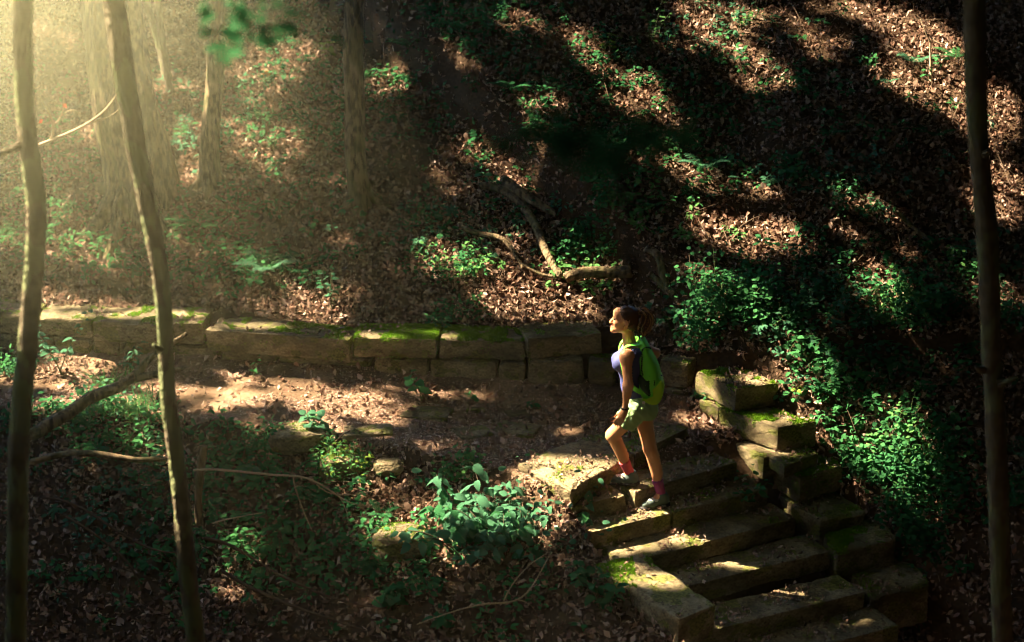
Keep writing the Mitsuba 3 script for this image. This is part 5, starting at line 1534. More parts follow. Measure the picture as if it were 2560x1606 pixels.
# --- ferns
for k, (lab, xy, L, n, m, up) in enumerate([
    ('large fern with arching fronds before the dark bank above the wall', (-2.55, 3.337), .50, 9, B, .8),
    ('feathery fern right of the leaning sapling above the wall', (-3.387, 3.953), .46, 8, M, .8),
    ('small fern frond in the litter on the far upper right slope', (4.07, 4.638), .24, 3, B, .6),
    ('fern in the sunlit litter left of the upright dead stick', (4.416, 4.889), .34, 5, B, .8),
    ('fern in the sunlit litter right of the upright dead stick', (4.883, 4.905), .34, 5, M, .8),
    ('fern on the slope above the pale litter patch right of centre', (2.03, 3.717), .40, 7, B, .8),
    ('single bluish fern frond right of that fern', (2.348, 3.556), .30, 3, B, .5),
    ('fern frond standing in the shade above the deep green bush', (1.375, 3.215), .32, 4, D, .8),
    ('bluish fern at the right edge behind the dark trunk', (4.561, 0.552), .36, 5, B, .7),
    ('dim fern under the dark shadow on the right slope', (3.38, 3.884), .30, 5, D, .7),
    ('fern in the deep shade beside the right-hand trunk higher up', (4.453, 3.863), .30, 5, D, .7),
    ('small fern at the foot of the leaning sapling on the dark slope', (-1.751, 0.273), .26, 5, D, .7),
    ('fern at the left of the big leafy shrub among dead leaves', (-1.142, 0.004), .22, 5, D, .7),
    ('fern high on the slope at the top edge between the central trunk and the middle', (-0.606, 5.699), .36, 6, M, .8),
    ('dim fern in the middle of the upper slope', (0, 4.815), .34, 6, D, .8),
    ('fern right of the central trunk near the top edge', (-1.209, 5.976), .36, 7, M, .8),
]):
    fern(lab, xy, L, n, 1100 + k, m, up)

# --- grass tufts at the rim of the path at left
for k, (lab, xy, n, h) in enumerate([('tuft of long bright grass on the path rim behind the forked dead branch', (-3.924, 1.94), 60, .30), ('sunlit tuft of grass below the fork of the dead branch', (-3.608, 1.254), 90, .26),
                                     ('tuft of grass beside the leaning sapling below the path', (-3.432, 1.474), 70, .24), ('small tuft of grass left of the path edge rock', (-2.292, 0.835), 60, .16)]):
    g = np.random.default_rng(1200 + k)
    t = thing('grass_tuft', lab, 'grass')
    c = np.array(at_ground(xy))
    p = c + g.normal(size=(n, 3)) * [.09, .06, 0]
    p[:, 2] = height(p[:, 0], p[:, 1])
    out = unit(g.normal(size=(n, 3)) * [1, 1, 0]) * .5 + [0, 0, 1.0]
    part(t, 'blades', mikit.ply(leaf_cloud(leaf_template(6, 'lance'), p, out, unit(np.cross(out, spin(n, g))) * 1.0 + [0, 0, .6], h * g.uniform(.6, 1.1, n), .011, g.uniform(.6, 1.8, n), .3), Lt if k < 2 else M, smooth=True), kind='stuff')

# --- the large-leaved shrub in front of the stairs
g = np.random.default_rng(1300)
shrub = thing('large_leaved_shrub', 'spreading shrub with big toothed bluish-green leaves in the foreground left of the stairs', 'shrub')
c0 = np.array(at_ground((-0.054, -0.532), .0))
made = 0
for s in range(33):
    u, w = g.uniform(-1, 1), g.uniform(-1, 1)
    root = c0 + [u * .45, w * .12, -.02]
    tip = c0 + [u * .86 - .07, .10 + w * .50 * (1 - .4 * u * u), .36 + .24 * w - .12 * u * u + g.uniform(-.07, .07)]
    p = [root, (root + tip) / 2 + [g.uniform(-.04, .04), 0, .10], tip]
    part(shrub, 'stem', mikit.ply(tube(p, [.007, .005, .003], 5, .05, 0, 0, caps=False), 'dark_twig', smooth=True))
    for k in range(9):
        q = p[1] + (np.array(p[2]) - p[1]) * (k / 8 * 1.35 - .35)
        a = k * 2.2 + g.uniform(-.5, .5)
        out = np.array([math.cos(a), math.sin(a) * .8 - .25, g.uniform(-.45, .15)])
        sz = g.uniform(.08, .165)
        put_leaf(shrub, 'toothed', B if g.random() < .62 else D, q + out * .03, out, unit(LIGHTUP + .42 * g.normal(size=3)), sz, k)
        made += 1
P = c0 + np.stack([g.normal(size=420) * .34, .12 + g.normal(size=420) * .22, .10 + np.abs(g.normal(size=420)) * .20], 1)
ah = g.normal(size=P.shape) * [1, 1, .3] + [0, -.2, 0]
L_ = g.uniform(.04, .10, len(P))
part(shrub, 'small_leaves', mikit.ply(leaf_cloud(leaf_template(9, 'ovate', .12, 2), P, ah, unit(LIGHTUP + .5 * g.normal(size=P.shape)), L_, L_ * .6, g.uniform(.1, 1.1, len(P)), .14), B, smooth=True), kind='stuff')

# --- out-of-focus twigs with leaves hanging between the camera and the slope
def hanging(label, pts, r, n, size, spread, seed, lo=.3):
    g = np.random.default_rng(seed)
    t = thing('overhanging_branch', label, 'branch')
    pts = [np.array(p) for p in pts]
    part(t, 'stem', mikit.ply(tube(pts, r, 6, .05, 0, seed), 'dark_twig', smooth=True))
    for k in range(n):
        s = g.uniform(lo, 1) * (len(pts) - 1)
        i = min(int(s), len(pts) - 2)
        q = pts[i] + (pts[i + 1] - pts[i]) * (s - i) + g.normal(size=3) * spread
        put_leaf(t, 'ovate', D, q, g.normal(size=3) * [1, 1, .3], unit(LIGHTUP + [0, -.7, 0] + .4 * g.normal(size=3)), size * g.uniform(.7, 1.2), k)


hanging('dark out-of-focus leafy twig spreading level in front of the middle of the slope', [(0.242, -10.4, 4.793), (0.214, -10.4, 4.927), (0.189, -10.4, 5.01), (0.14, -10.4, 5.047), (0.076, -10.4, 5.063), (0.008, -10.4, 5.059)], [.006, .006, .005, .004, .003, .002], 70, .045, np.array([.030, .05, .014]), 1401, .42)
hanging('second dark out-of-focus leafy twig right of the first, pointing right', [(0.214, -10.4, 4.927), (0.22, -10.4, 5.026), (0.259, -10.4, 5.067), (0.304, -10.4, 5.038)], [.006, .005, .004, .002], 40, .045, np.array([.028, .05, .016]), 1402, .45)
hanging('hazy out-of-focus cluster of leaves hanging beside the second trunk near the top', [(-0.75, -8.8, 5.341), (-0.746, -8.8, 5.181), (-0.74, -8.8, 5.064), (-0.732, -8.8, 4.993)], [.004, .003, .003, .002], 60, .055, np.array([.085, .06, .030]), 1403, .62)

# --- scattered ground cover that nobody could count
UNDER = [  # x, y, half sizes, leaves
    ((-5.199, 4.759), 1.0, .9, 900), ((-5.293, 4.108), .7, .5, 500), ((-3.791, 5.524), 1.0, .8, 450), ((-2.895, 5.855), 1.0, .8, 650), ((-2.623, 7.088), 1.3, .9, 450), ((-1, 5.737), 1.3, 1.0, 800), ((-0.512, 5.848), 1.2, .8, 400), ((-3.305, 3.86), .8, .5, 500),
    ((-4.101, 3.703), .7, .4, 350), ((-2.863, 3.271), .8, .3, 260), ((-0.384, 3.752), .9, .5, 420), ((-1.502, 5.809), 1.2, .8, 500), ((0.215, 5.359), 1.2, .7, 300), ((-2.134, 5.104), 1.0, .7, 420), ((-2.611, 4.214), .9, .5, 300), ((0.679, 4.855), 1.0, .6, 260), ((2.658, 1.994), .9, .4, 420), ((2.772, 1.271), .4, .5, 420), ((3.058, 0.991), .4, .4, 260), ((1.069, 3.124), .8, .5, 420), ((1.753, 3.594), .9, .5, 260), ((2.906, 2.323), 1.2, .4, 420), ((2.743, 1.703), .7, .4, 360), ((4.25, 1.737), .6, .4, 300),
    ((3.49, 1.273), .5, .3, 240), ((4.925, 2.386), .5, .4, 160), ((-3.197, 1.075), .7, .25, 420), ((-4.391, 1.414), .7, .25, 420), ((-2.183, 0.548), .7, .3, 300), ((-1.684, 0.164), .7, .4, 260), ((-0.883, -0.688), .6, .3, 200),
    ((-2.251, -0.182), 1.0, .5, 420), ((-3.186, -0.194), 1.0, .4, 320), ((-1.861, -0.338), .8, .4, 260), ((0.438, 4.495), 1.0, .6, 320), ((3.622, 4.29), 1.2, .7, 260), ((-3.472, 0.355), 1.0, .5, 420), ((-2.719, 0.486), .9, .4, 420), ((-1.301, -0.419), .8, .4, 320), ((-3.807, 1.115), 1.0, .3, 420), ((0.087, -1.143), .5, .3, 160), ((1.34, 4.127), 1.0, .8, 420), ((3.258, 3.345), 1.0, .5, 260), ((0.43, 3.918), 1.0, .6, 320), ((-2.604, 3.344), 1.0, .4, 320), ((2.558, 4.895), 1.3, .9, 420), ((3.579, 0.07), .7, .4, 420), ((2.386, 5.543), 1.2, .6, 260), ((-1.358, 3.403), .9, .3, 120), ((-5.675, 5.776), 1.2, .9, 600)]
g = np.random.default_rng(1500)
by = {D: [], M: [], B: [], Lt: []}
for (xy, rx, ry, n) in UNDER:
    ncl = max(4, n // 7)
    cx, cy = xy[0] + g.normal(size=ncl) * rx * .55, xy[1] + g.normal(size=ncl) * ry * .55
    hh = g.uniform(.03, .20, ncl)
    i = np.repeat(np.arange(ncl), 11)
    P = np.stack([cx[i], cy[i], height(cx, cy)[i] + hh[i] * g.uniform(.4, 1, len(i))], 1)
    ah = g.normal(size=(len(i), 3)) * [1, 1, .3]
    ok = ~on_path(P[:, 0], P[:, 1]) & ~((P[:, 1] > np.interp(P[:, 0], WALL_X, WALL_Y) - .05) & (P[:, 1] < np.interp(P[:, 0], WALL_X, WALL_Y) + .5) & (P[:, 0] < 1.7))
    m = list(by)[g.choice(4, p=[.35, .35, .15, .15])]
    P, ah = P[ok], ah[ok]
    L = g.uniform(.035, .085, len(P))
    if len(P):
        by[m].append(leaf_cloud(leaf_template(4, 'ovate'), P + unit(ah) * .03, ah, unit(LIGHTUP + .5 * g.normal(size=P.shape)), L, L * .55, g.uniform(0, .8, len(P)), .12))
for k, (m, ls) in enumerate(by.items()):
    add('ground_cover', mikit.ply(joined(ls), m, smooth=True), ['low deep green seedlings scattered through the leaf litter', 'fresh green seedlings scattered through the leaf litter', 'bluish-green seedlings scattered through the leaf litter', 'light green seedlings scattered through the leaf litter'][k], 'ground cover', None, 'stuff')

# ------------------------------------------------------------------ the hiker
def surface(f, lo, hi, h, smooth_it=2):
    """The zero surface of f (a function of grid coordinates) as a quad mesh with one vertex per crossed cell (surface nets)."""
    ax = [np.arange(lo[k], hi[k] + h, h) for k in range(3)]
    d = f(ax)
    s = d < 0
    n = np.array(s.shape) - 1
    corner = [(i, j, k) for i in (0, 1) for j in (0, 1) for k in (0, 1)]
    sub = lambda a, c: a[c[0]:c[0] + n[0], c[1]:c[1] + n[1], c[2]:c[2] + n[2]]
    cnt = sum(sub(s, c).astype(int) for c in corner)
    act = np.argwhere((cnt > 0) & (cnt < 8))
    idx = -np.ones(n, int)
    idx[tuple(act.T)] = np.arange(len(act))
    acc, num = np.zeros((len(act), 3)), np.zeros(len(act))
    for a in corner:
        for b in corner:
            if sum(b) - sum(a) == 1 and all(y >= x for x, y in zip(a, b)):
                va, vb = d[tuple((act + a).T)], d[tuple((act + b).T)]
                m = (va < 0) != (vb < 0)
                t = np.where(m, va / np.where(m, va - vb, 1), 0)
                acc += np.where(m[:, None], np.array(a) + t[:, None] * (np.array(b) - np.array(a)), 0)
                num += m
    v = np.array([x[0] for x in ax]) + h * (act + acc / num[:, None])
    q = []
    for k in range(3):
        i, j = [(1, 2), (2, 0), (0, 1)][k]
        e = np.zeros(3, int)
        e[k] = 1
        lo_, hi_ = s[:n[0], :n[1], :n[2]], s[e[0]:e[0] + n[0], e[1]:e[1] + n[1], e[2]:e[2] + n[2]]
        c = np.argwhere(lo_ != hi_)
        c = c[(c[:, i] > 0) & (c[:, j] > 0)]
        di, dj = np.eye(3, dtype=int)[i], np.eye(3, dtype=int)[j]
        quad_ = np.stack([idx[tuple((c - o).T)] for o in (0 * di, di, di + dj, dj)], 1)
        inside = s[tuple(c.T)]
        quad_[~inside] = quad_[~inside][:, ::-1]
        q.append(quad_[(quad_ >= 0).all(1)])
    f_ = tris(np.vstack(q))
    m = trimesh.Trimesh(v, f_, process=False)
    if smooth_it:
        trimesh.smoothing.filter_taubin(m, iterations=smooth_it * 2)
    return np.array(m.vertices), np.array(m.faces)


def cap(a, b, ra, rb):
    a, b = np.array(a, float), np.array(b, float)
    ab = b - a

    def f(x, y, z):
        t = np.clip(((x - a[0]) * ab[0] + (y - a[1]) * ab[1] + (z - a[2]) * ab[2]) / (ab @ ab + 1e-12), 0, 1)
        return np.sqrt((x - a[0] - t * ab[0]) ** 2 + (y - a[1] - t * ab[1]) ** 2 + (z - a[2] - t * ab[2]) ** 2) - (ra + t * (rb - ra))
    return f, np.minimum(a - ra, b - rb), np.maximum(a + ra, b + rb)


def ell(c, r, rot=0.0):
    """An ellipsoid, turned by rot about the y axis."""
    c, r = np.array(c, float), np.array(r, float)
    cr, sr = math.cos(rot), math.sin(rot)

    def f(x, y, z):
        u, w = (x - c[0]) * cr + (z - c[2]) * sr, -(x - c[0]) * sr + (z - c[2]) * cr
        k = np.sqrt((u / r[0]) ** 2 + ((y - c[1]) / r[1]) ** 2 + (w / r[2]) ** 2)
        return (k - 1) * r.min() * np.clip(k, .5, 1)
    m = r.max()
    return f, c - m, c + m


def blend(prims, k=.03, grow=0.0):
    """Smooth union of primitives over a grid; each acts near itself only. A negative k in a primitive's own slot carves it out."""
    def f(ax):
        d = np.full([len(a) for a in ax], .3)
        for pr in prims:
            fn, lo, hi = pr[:3]
            kk = pr[3] if len(pr) > 3 else k
            sl, g3 = [], []
            for i, a in enumerate(ax):
                w = np.nonzero((a > lo[i] - .09) & (a < hi[i] + .09))[0]
                if not len(w):
                    break
                sl.append(slice(w[0], w[-1] + 1))
                g3.append(a[w[0]:w[-1] + 1])
            if len(sl) < 3:
                continue
            p = np.meshgrid(*g3, indexing='ij', sparse=True)
            e, o = fn(*p), d[tuple(sl)]
            if kk < 0:
                kk = -kk
                h = np.clip(.5 - .5 * (o + e) / kk, 0, 1)
                d[tuple(sl)] = o * (1 - h) - e * h + kk * h * (1 - h)
            else:
                h = np.clip(.5 + .5 * (e - o) / kk, 0, 1)
                d[tuple(sl)] = e * (1 - h) + o * h - kk * h * (1 - h)
        return d - grow
    return f


mat('skin', both(principled(rgb(.52, .255, .135), .50, .4)))
mat('hair', both(principled(rgb(.070, .031, .016), .5, .3)))
mat('hair_light', both(principled(rgb(.30, .135, .050), .40, .5)))
mat('eye_dark', both(principled(rgb(.012, .008, .006), .3, .5)))
mat('lip', both(principled(rgb(.36, .10, .08), .45, .4)))
mat('top_fabric', both(principled(rgb(.050, .062, .190), .75, .2, sheen=.3)))
mat('top_black', both(principled(rgb(.010, .011, .020), .75, .2)))


def cloth_bump(p, n, uv):
    return mikit.fbm(p.x * 30, p.y * 30, p.z * 30, 3)


mat('shorts_fabric', both(bumped(principled(rgb(.210, .345, .180), .8, .2, sheen=.2), cloth_bump, .012)))
mat('sock', both(principled(rgb(.50, .085, .115), .85, .15)))
mat('sock_purple', both(principled(rgb(.24, .045, .150), .85, .15)))  # same pink sock, its shade put into the darker colour
mat('shoe_teal', both(principled(rgb(.055, .085, .082), .7, .3)))
mat('shoe_grey', both(principled(rgb(.42, .45, .44), .7, .3)))
mat('rubber', both(principled(rgb(.020, .020, .022), .6, .3)))
mat('metal_grey', both(principled(rgb(.5, .5, .5), .3, .5, metallic=.8)))
mat('nylon_green', both(bumped(principled(rgb(.140, .650, .050), .5, .4, sheen=.3), cloth_bump, .010)))
mat('nylon_lime', both(bumped(principled(rgb(.300, .560, .020), .5, .4, sheen=.3), cloth_bump, .010)))
mat('net_dark', both(principled(rgb(.018, .045, .028), .7, .2)))

hip_l, hip_r = np.array([1.075, -.145, .575]), np.array([1.105, .03, .575])
kn_l, an_l = np.array([.868, -.03, .285]), np.array([1.035, .030, -.105])
kn_r, an_r = np.array([1.195, -.035, .165]), np.array([1.305, -.055, -.265])
sh_l, el_l, wr_l = np.array([.955, -.262, 1.085]), np.array([.975, -.300, .850]), np.array([.952, -.285, .615])
sh_r, el_r, wr_r = np.array([1.06, .075, 1.10]), np.array([1.235, .120, .985]), np.array([1.12, .10, .735])
mid = lambda a, b, t: a + (np.asarray(b) - a) * t
torso = [ell((1.090, -.06, .61), (.118, .158, .125)), ell((1.020, -.085, .78), (.090, .120, .16), .12), ell((1.000, -.10, .975), (.108, .142, .165)), ell((.912, -.165, .985), (.062, .062, .060)), ell((.912, -.045, .985), (.062, .062, .060)),
         ell((1.155, -.125, .56), (.085, .085, .095)), ell((1.165, .0, .56), (.085, .085, .095)), cap(mid(sh_l, sh_r, .12), mid(sh_l, sh_r, .88), .052, .052), ell((1.03, -.10, 1.09), (.085, .13, .06))]
thighs = [cap(hip_l, kn_l, .088, .058), cap(hip_r, kn_r, .088, .058)]
shanks = [cap(kn_l, an_l, .054, .036), cap(mid(kn_l, an_l, .15) + [.018, 0, 0], mid(kn_l, an_l, .55) + [.022, 0, .01], .046, .036), cap(kn_r, an_r, .054, .036), cap(mid(kn_r, an_r, .15) + [.018, 0, 0], mid(kn_r, an_r, .55) + [.022, 0, .01], .046, .036),
          cap(an_l, an_l + [-.10, .01, -.055], .034, .026), cap(an_r, an_r + [-.10, -.05, -.06], .034, .026)]
knu = np.array([.918, -.288, .532])
hand = [cap(wr_l, mid(wr_l, knu, .5), .023, .028), cap(mid(wr_l, knu, .35), knu + [.020, -.004, -.008], .022, .015), cap(mid(wr_l, knu, .35), knu + [-.016, .004, .010], .022, .015)]
fing = []
for j, (o, L) in enumerate([((-.018, .004, .014), .066), ((-.005, .001, .004), .076), ((.009, -.003, -.005), .070), ((.022, -.006, -.014), .056)]):
    a = knu + np.array(o)
    d1, d2, d3 = unit([-.62, .02 * j, -.60 - .10 * j]), unit([-.50, .10, -.80]), unit([-.15, .16, -1.0])
    b = a + d1 * L * .45
    c = b + d2 * L * .33
    e = c + d3 * L * .25
    fing += [(*cap(a, b, .0105, .0092), .004), (*cap(b, c, .0092, .0085), .004), (*cap(c, e, .0085, .0070), .004)]
th0 = mid(wr_l, knu, .30) + [-.014, .016, .0]
fing += [(*cap(th0, th0 + [-.034, .012, -.022], .0125, .0105), .010), (*cap(th0 + [-.034, .012, -.022], th0 + [-.058, .014, -.050], .0105, .0080), .004)]
arms = [cap(sh_l, el_l, .048, .037), ell(sh_l + [0, -.002, -.005], (.054, .046, .062)), cap(el_l, wr_l, .036, .023), cap(mid(el_l, wr_l, .08), mid(el_l, wr_l, .4), .040, .033), cap(sh_r, el_r, .047, .037), cap(el_r, wr_r, .036, .024), ell(wr_r + [-.01, 0, -.045], (.032, .026, .045))]
HC = np.array([.945, -.10, 1.372])
head = [ell(HC + [.018, 0, .016], (.094, .074, .086)), (*ell(HC + [-.030, 0, -.030], (.062, .060, .082), -.15), .03), (*cap(HC + [-.085, 0, -.100], HC + [-.020, -.035, -.090], .022, .022), .03), (*cap(HC + [-.085, 0, -.100], HC + [-.020, .035, -.090], .022, .022), .03),
        (*ell(HC + [-.062, 0, .045], (.032, .052, .040)), .03), (*cap(HC + [-.092, 0, .002], HC + [-.117, 0, -.036], .008, .0125), .012), (*ell(HC + [-.104, -.011, -.040], (.011, .009, .008)), .008), (*ell(HC + [-.104, .011, -.040], (.011, .009, .008)), .008),
        (*ell(HC + [-.094, 0, -.066], (.014, .022, .007)), .008), (*ell(HC + [-.092, 0, -.079], (.013, .019, .007)), .008), (*ell(HC + [-.094, 0, -.106], (.018, .022, .017)), .02), (*ell(HC + [-.060, -.042, -.035], (.030, .020, .024)), .02), (*ell(HC + [-.060, .042, -.035], (.030, .020, .024)), .02),
        (*ell(HC + [-.096, -.032, .000], (.016, .018, .012)), -.012), (*ell(HC + [-.096, .032, .000], (.016, .018, .012)), -.012),
        (*cap(HC + [-.084, -.018, .020], HC + [-.068, -.050, .018], .010, .008), .012), (*ell(HC + [.014, -.076, -.020], (.020, .009, .033), .2), .006), (*ell(HC + [.012, -.084, -.018], (.010, .006, .018), .2), -.004)]
neck = [cap((1.005, -.10, 1.09), (.968, -.10, 1.30), .056, .050)]
body_prims = torso + thighs + shanks + arms + neck + hand + head + fing
hiker = thing('person', 'ponytailed hiker in dark tank top and green shorts climbing the stairs, looking left', 'person')
bv, bf = surface(blend(body_prims, .028), (.74, -.40, -.40), (1.42, .24, 1.50), .0066)
part(hiker, 'body', mikit.ply((bv, bf), 'skin', smooth=True))


def clipped(base, *planes):
    """A solid cut by half spaces or other fields: each plane is a function of (x, y, z), kept where negative."""
    def f(ax):
        d = base(ax)
        p = np.meshgrid(*ax, indexing='ij', sparse=True)
        for c in planes:
            d = np.maximum(d, c(*p))
        return d
    return f


tank = clipped(blend(torso + [cap(mid(sh_l, sh_r, .2), mid(sh_l, sh_r, .8), .05, .05)], .03, .0065), lambda x, y, z: .645 - z, lambda x, y, z: .058 - np.sqrt((x - .95) ** 2 * .5 + (y + .265) ** 2 + (z - 1.09) ** 2 * .55),
               lambda x, y, z: .075 - np.sqrt((x - .93) ** 2 * .6 + (y + .10) ** 2 + (z - 1.17) ** 2 * .5), lambda x, y, z: .06 - np.sqrt((x - 1.06) ** 2 * .5 + (y - .085) ** 2 + (z - 1.09) ** 2 * .55), lambda x, y, z: z - 1.135)
part(hiker, 'tank_top', mikit.ply(surface(tank, (.80, -.30, .60), (1.24, .14, 1.18), .0065), 'top_fabric', smooth=True))
dl, dr_ = unit(kn_l - hip_l), unit(kn_r - hip_r)
leg_end = lambda h, d, L: (lambda x, y, z: (x - h[0]) * d[0] + (y - h[1]) * d[1] + (z - h[2]) * d[2] - L)


def shorts(ax):
    p = np.meshgrid(*ax, indexing='ij', sparse=True)
    d = np.maximum(blend(torso[:2] + torso[5:7] + [cap(hip_l, hip_r, .09, .09)], .03, .011)(ax), .475 - p[2])
    for h, k, dd, L in ((hip_l, kn_l, dl, .185), (hip_r, kn_r, dr_, .150)):
        fl = np.maximum(cap(h, k, .108, .098)[0](*p), leg_end(h, dd, L)(*p))
        d = np.minimum(d, fl)
    w = .004 * np.sin(p[0] * 90 + p[2] * 40) * np.sin(p[1] * 50 + p[2] * 65)
    return np.maximum(d + w, p[2] - .685 - .12 * (p[0] - 1.05))


part(hiker, 'shorts', mikit.ply(surface(shorts, (.80, -.30, .30), (1.30, .17, .74), .0065), 'shorts_fabric', smooth=True))


def hair_cap(ax):
    x, y, z = np.meshgrid(*ax, indexing='ij', sparse=True)
    d = np.minimum(ell(HC + [.022, 0, .018], (.101, .081, .092))[0](x, y, z), ell(HC + [.050, 0, -.035], (.070, .066, .085))[0](x, y, z))
    line = np.where(z > HC[2] - .012, (HC[0] - .058 + .62 * np.clip(HC[2] + .085 - z, -.1, .2)) - x, HC[0] + .030 - x)
    ridge = .0022 * np.sin((z - .35 * x) * 420 + 3 * np.sin(y * 60))
    return np.maximum(np.maximum(d + ridge, line), HC[2] - .105 - z)


part(hiker, 'hair', mikit.ply(surface(hair_cap, (.82, -.22, 1.22), (1.10, .02, 1.52), .0048, 1), 'hair', smooth=True))
g = np.random.default_rng(77)
tie = HC + [.112, 0, .050]
locks = {'hair': [], 'hair_light': []}
for k in range(170):
    o = g.normal(size=3) * [.012, .013, .010]
    w = g.normal(size=3) * [.022, .024, .018]
    e = g.uniform(.75, 1.0)
    P = [tie + o * .5 - [.020, 0, 0], tie + o, tie + [.045, 0, .012] + w * .7, tie + [.085, 0, -.020] + w, tie + [.090, 0, -.090] + w * 1.1, tie + [.070, 0, -.150 * e] + w * 1.1, tie + [.050, 0, -.215 * e] + w * .7]
    locks['hair_light' if k % 5 < 2 else 'hair'].append(tube(P, [.0035, .004, .0042, .0042, .004, .003, .001], 4, .025, 0, k, caps=False))
for k, m in enumerate(locks):
    part(hiker, 'ponytail', mikit.ply(joined(locks[m]), m, smooth=True))
for sgn in (-1, 1):
    part(hiker, 'eye', mikit.ply(trimesh.creation.icosphere(2, .0085).apply_transform(trimesh.transformations.translation_matrix(HC + [-.083, sgn * .034, .0])), 'eye_dark', smooth=True))
    part(hiker, 'eyebrow', mikit.ply(tube([HC + [-.094, sgn * .018, .021], HC + [-.088, sgn * .034, .026], HC + [-.070, sgn * .052, .020]], [.003, .0038, .0018], 5, .008, 0), 'hair', smooth=True))
part(hiker, 'lips', mikit.ply(tube([HC + [-.097, -.024, -.0715], HC + [-.1075, -.010, -.072], HC + [-.109, 0, -.073], HC + [-.1075, .010, -.072], HC + [-.097, .024, -.0715]], [.002, .006, .0065, .006, .002], 6, .006, 0), 'lip', smooth=True))
# shoes and socks
for (an, kn, sole, toe, sock) in ((an_l, kn_l, -.20, unit([-1.0, .05, 0]), 'sock'), (an_r, kn_r, -.37, unit([-.90, -.42, 0]), 'sock_purple')):
    up = unit(kn - an)
    part(hiker, 'sock', mikit.ply(tube([an - up * .03, an + up * .03, an + up * .10, an + up * .145], [.043, .042, .046, .050], 16, .02, .0, wob=.002), sock, smooth=True))
    sd = np.array([-toe[1], toe[0], 0])
    A = np.array([an[0], an[1], sole])
    P = lambda f_, z, s_=0.0: A + toe * f_ + sd * s_ + np.array([0, 0, z])
    upper = blend([cap(P(-.035, .052), P(.02, .055), .042, .040), cap(P(.02, .055), P(.105, .045), .042, .036), cap(P(.10, .040), P(.160, .036), .038, .028), cap(P(-.02, .07), P(-.005, .115), .046, .048)], .03)
    lo3, hi3 = np.minimum(P(-.11, 0), P(.24, .18)) - .07, np.maximum(P(-.11, 0), P(.24, .18)) + .07
    part(hiker, 'shoe', mikit.ply(surface(clipped(upper, lambda x, y, z, s=sole: s + .018 - z, lambda x, y, z, s=sole: z - s - .125), lo3, hi3, .006, 1), 'shoe_teal', smooth=True))
    key = [k for k in scene if k.startswith(hiker + '__shoe')][-1]
    so = blend([cap(P(-.04, .018), P(.02, .018), .047, .044), cap(P(.02, .018), P(.165, .018), .046, .040)], .03)
    part(key, 'sole', mikit.ply(surface(clipped(so, lambda x, y, z, s=sole: s + .000 - z, lambda x, y, z, s=sole: z - s - .026), lo3, hi3, .006, 0), 'rubber', smooth=40))
    part(key, 'toe_panel', mikit.ply(surface(clipped(blend([cap(P(.03, .062), P(.105, .050), .036, .033)], .03, .005), lambda x, y, z, s=sole: s + .055 - z), lo3, hi3, .006, 1), 'shoe_grey', smooth=True))
    for j in range(4):
        c = P(.035 + .024 * j, .100 - .011 * j)
        part(key, 'lace', mikit.ply(tube([c - sd * .026 - [0, 0, .012], c, c + sd * .026 - [0, 0, .012]], [.0035] * 3, 5, .01, 0), 'shoe_grey', smooth=True))
# watch and bracelet on the near wrist
aw = unit(wr_l - el_l)


def ring_on(c, r, tube_r, bsdf, name):
    a = unit(np.cross(aw, [0, 1, 0]))
    b = np.cross(aw, a)
    p = [c + a * math.cos(t) * r + b * math.sin(t) * r * .9 for t in np.linspace(0, 2 * math.pi, 25)]
    part(hiker, name, mikit.ply(tube(p, tube_r, 6, .01, 0), bsdf, smooth=True))


ring_on(mid(el_l, wr_l, .93), .0285, .0095, 'rubber', 'watch')
ring_on(mid(el_l, wr_l, 1.02), .0260, .0060, 'sock', 'bracelet')
part(hiker, 'belt_clip', mikit.ply(trimesh.creation.box((.022, .006, .026)).apply_transform(trimesh.transformations.translation_matrix([1.115, -.232, .662])), 'metal_grey'))

# ---- backpack
def pillow(profile, yc, half, n=17, power=3.0, anchor=None, puff=.004, seed=0):
    """A stuffed shape: a side profile (x, z) swept across y, shrinking towards its ends."""
    p = np.array(profile, float)[:, [0, 2]]
    q = np.vstack([p, p[:1]])
    s = np.concatenate([[0], np.cumsum(np.linalg.norm(np.diff(q, axis=0), axis=1))])
    sp = CubicSpline(s, q, bc_type='periodic')
    r = sp(np.linspace(0, s[-1], 90, endpoint=False))
    c = r.mean(0) if anchor is None else np.array(anchor)
    w = np.sin(np.linspace(-np.pi / 2, np.pi / 2, n))
    k = np.clip(1 - np.abs(w) ** power, 0, 1) ** (1 / power)
    k[0] = k[-1] = .02
    v = np.array([[[c[0] + (x - c[0]) * kk, yc + half * ww, c[1] + (z - c[1]) * kk] for x, z in r] for ww, kk in zip(w, k)]).reshape(-1, 3)
    cc = np.array([c[0], yc, c[1]])
    v = v + unit(v - cc) * ((mk.fbm(v * 11 + seed, 3, seed) - .5) * 2.4 * puff)[:, None]
    return v, tris(grid_faces(n, 90, True))


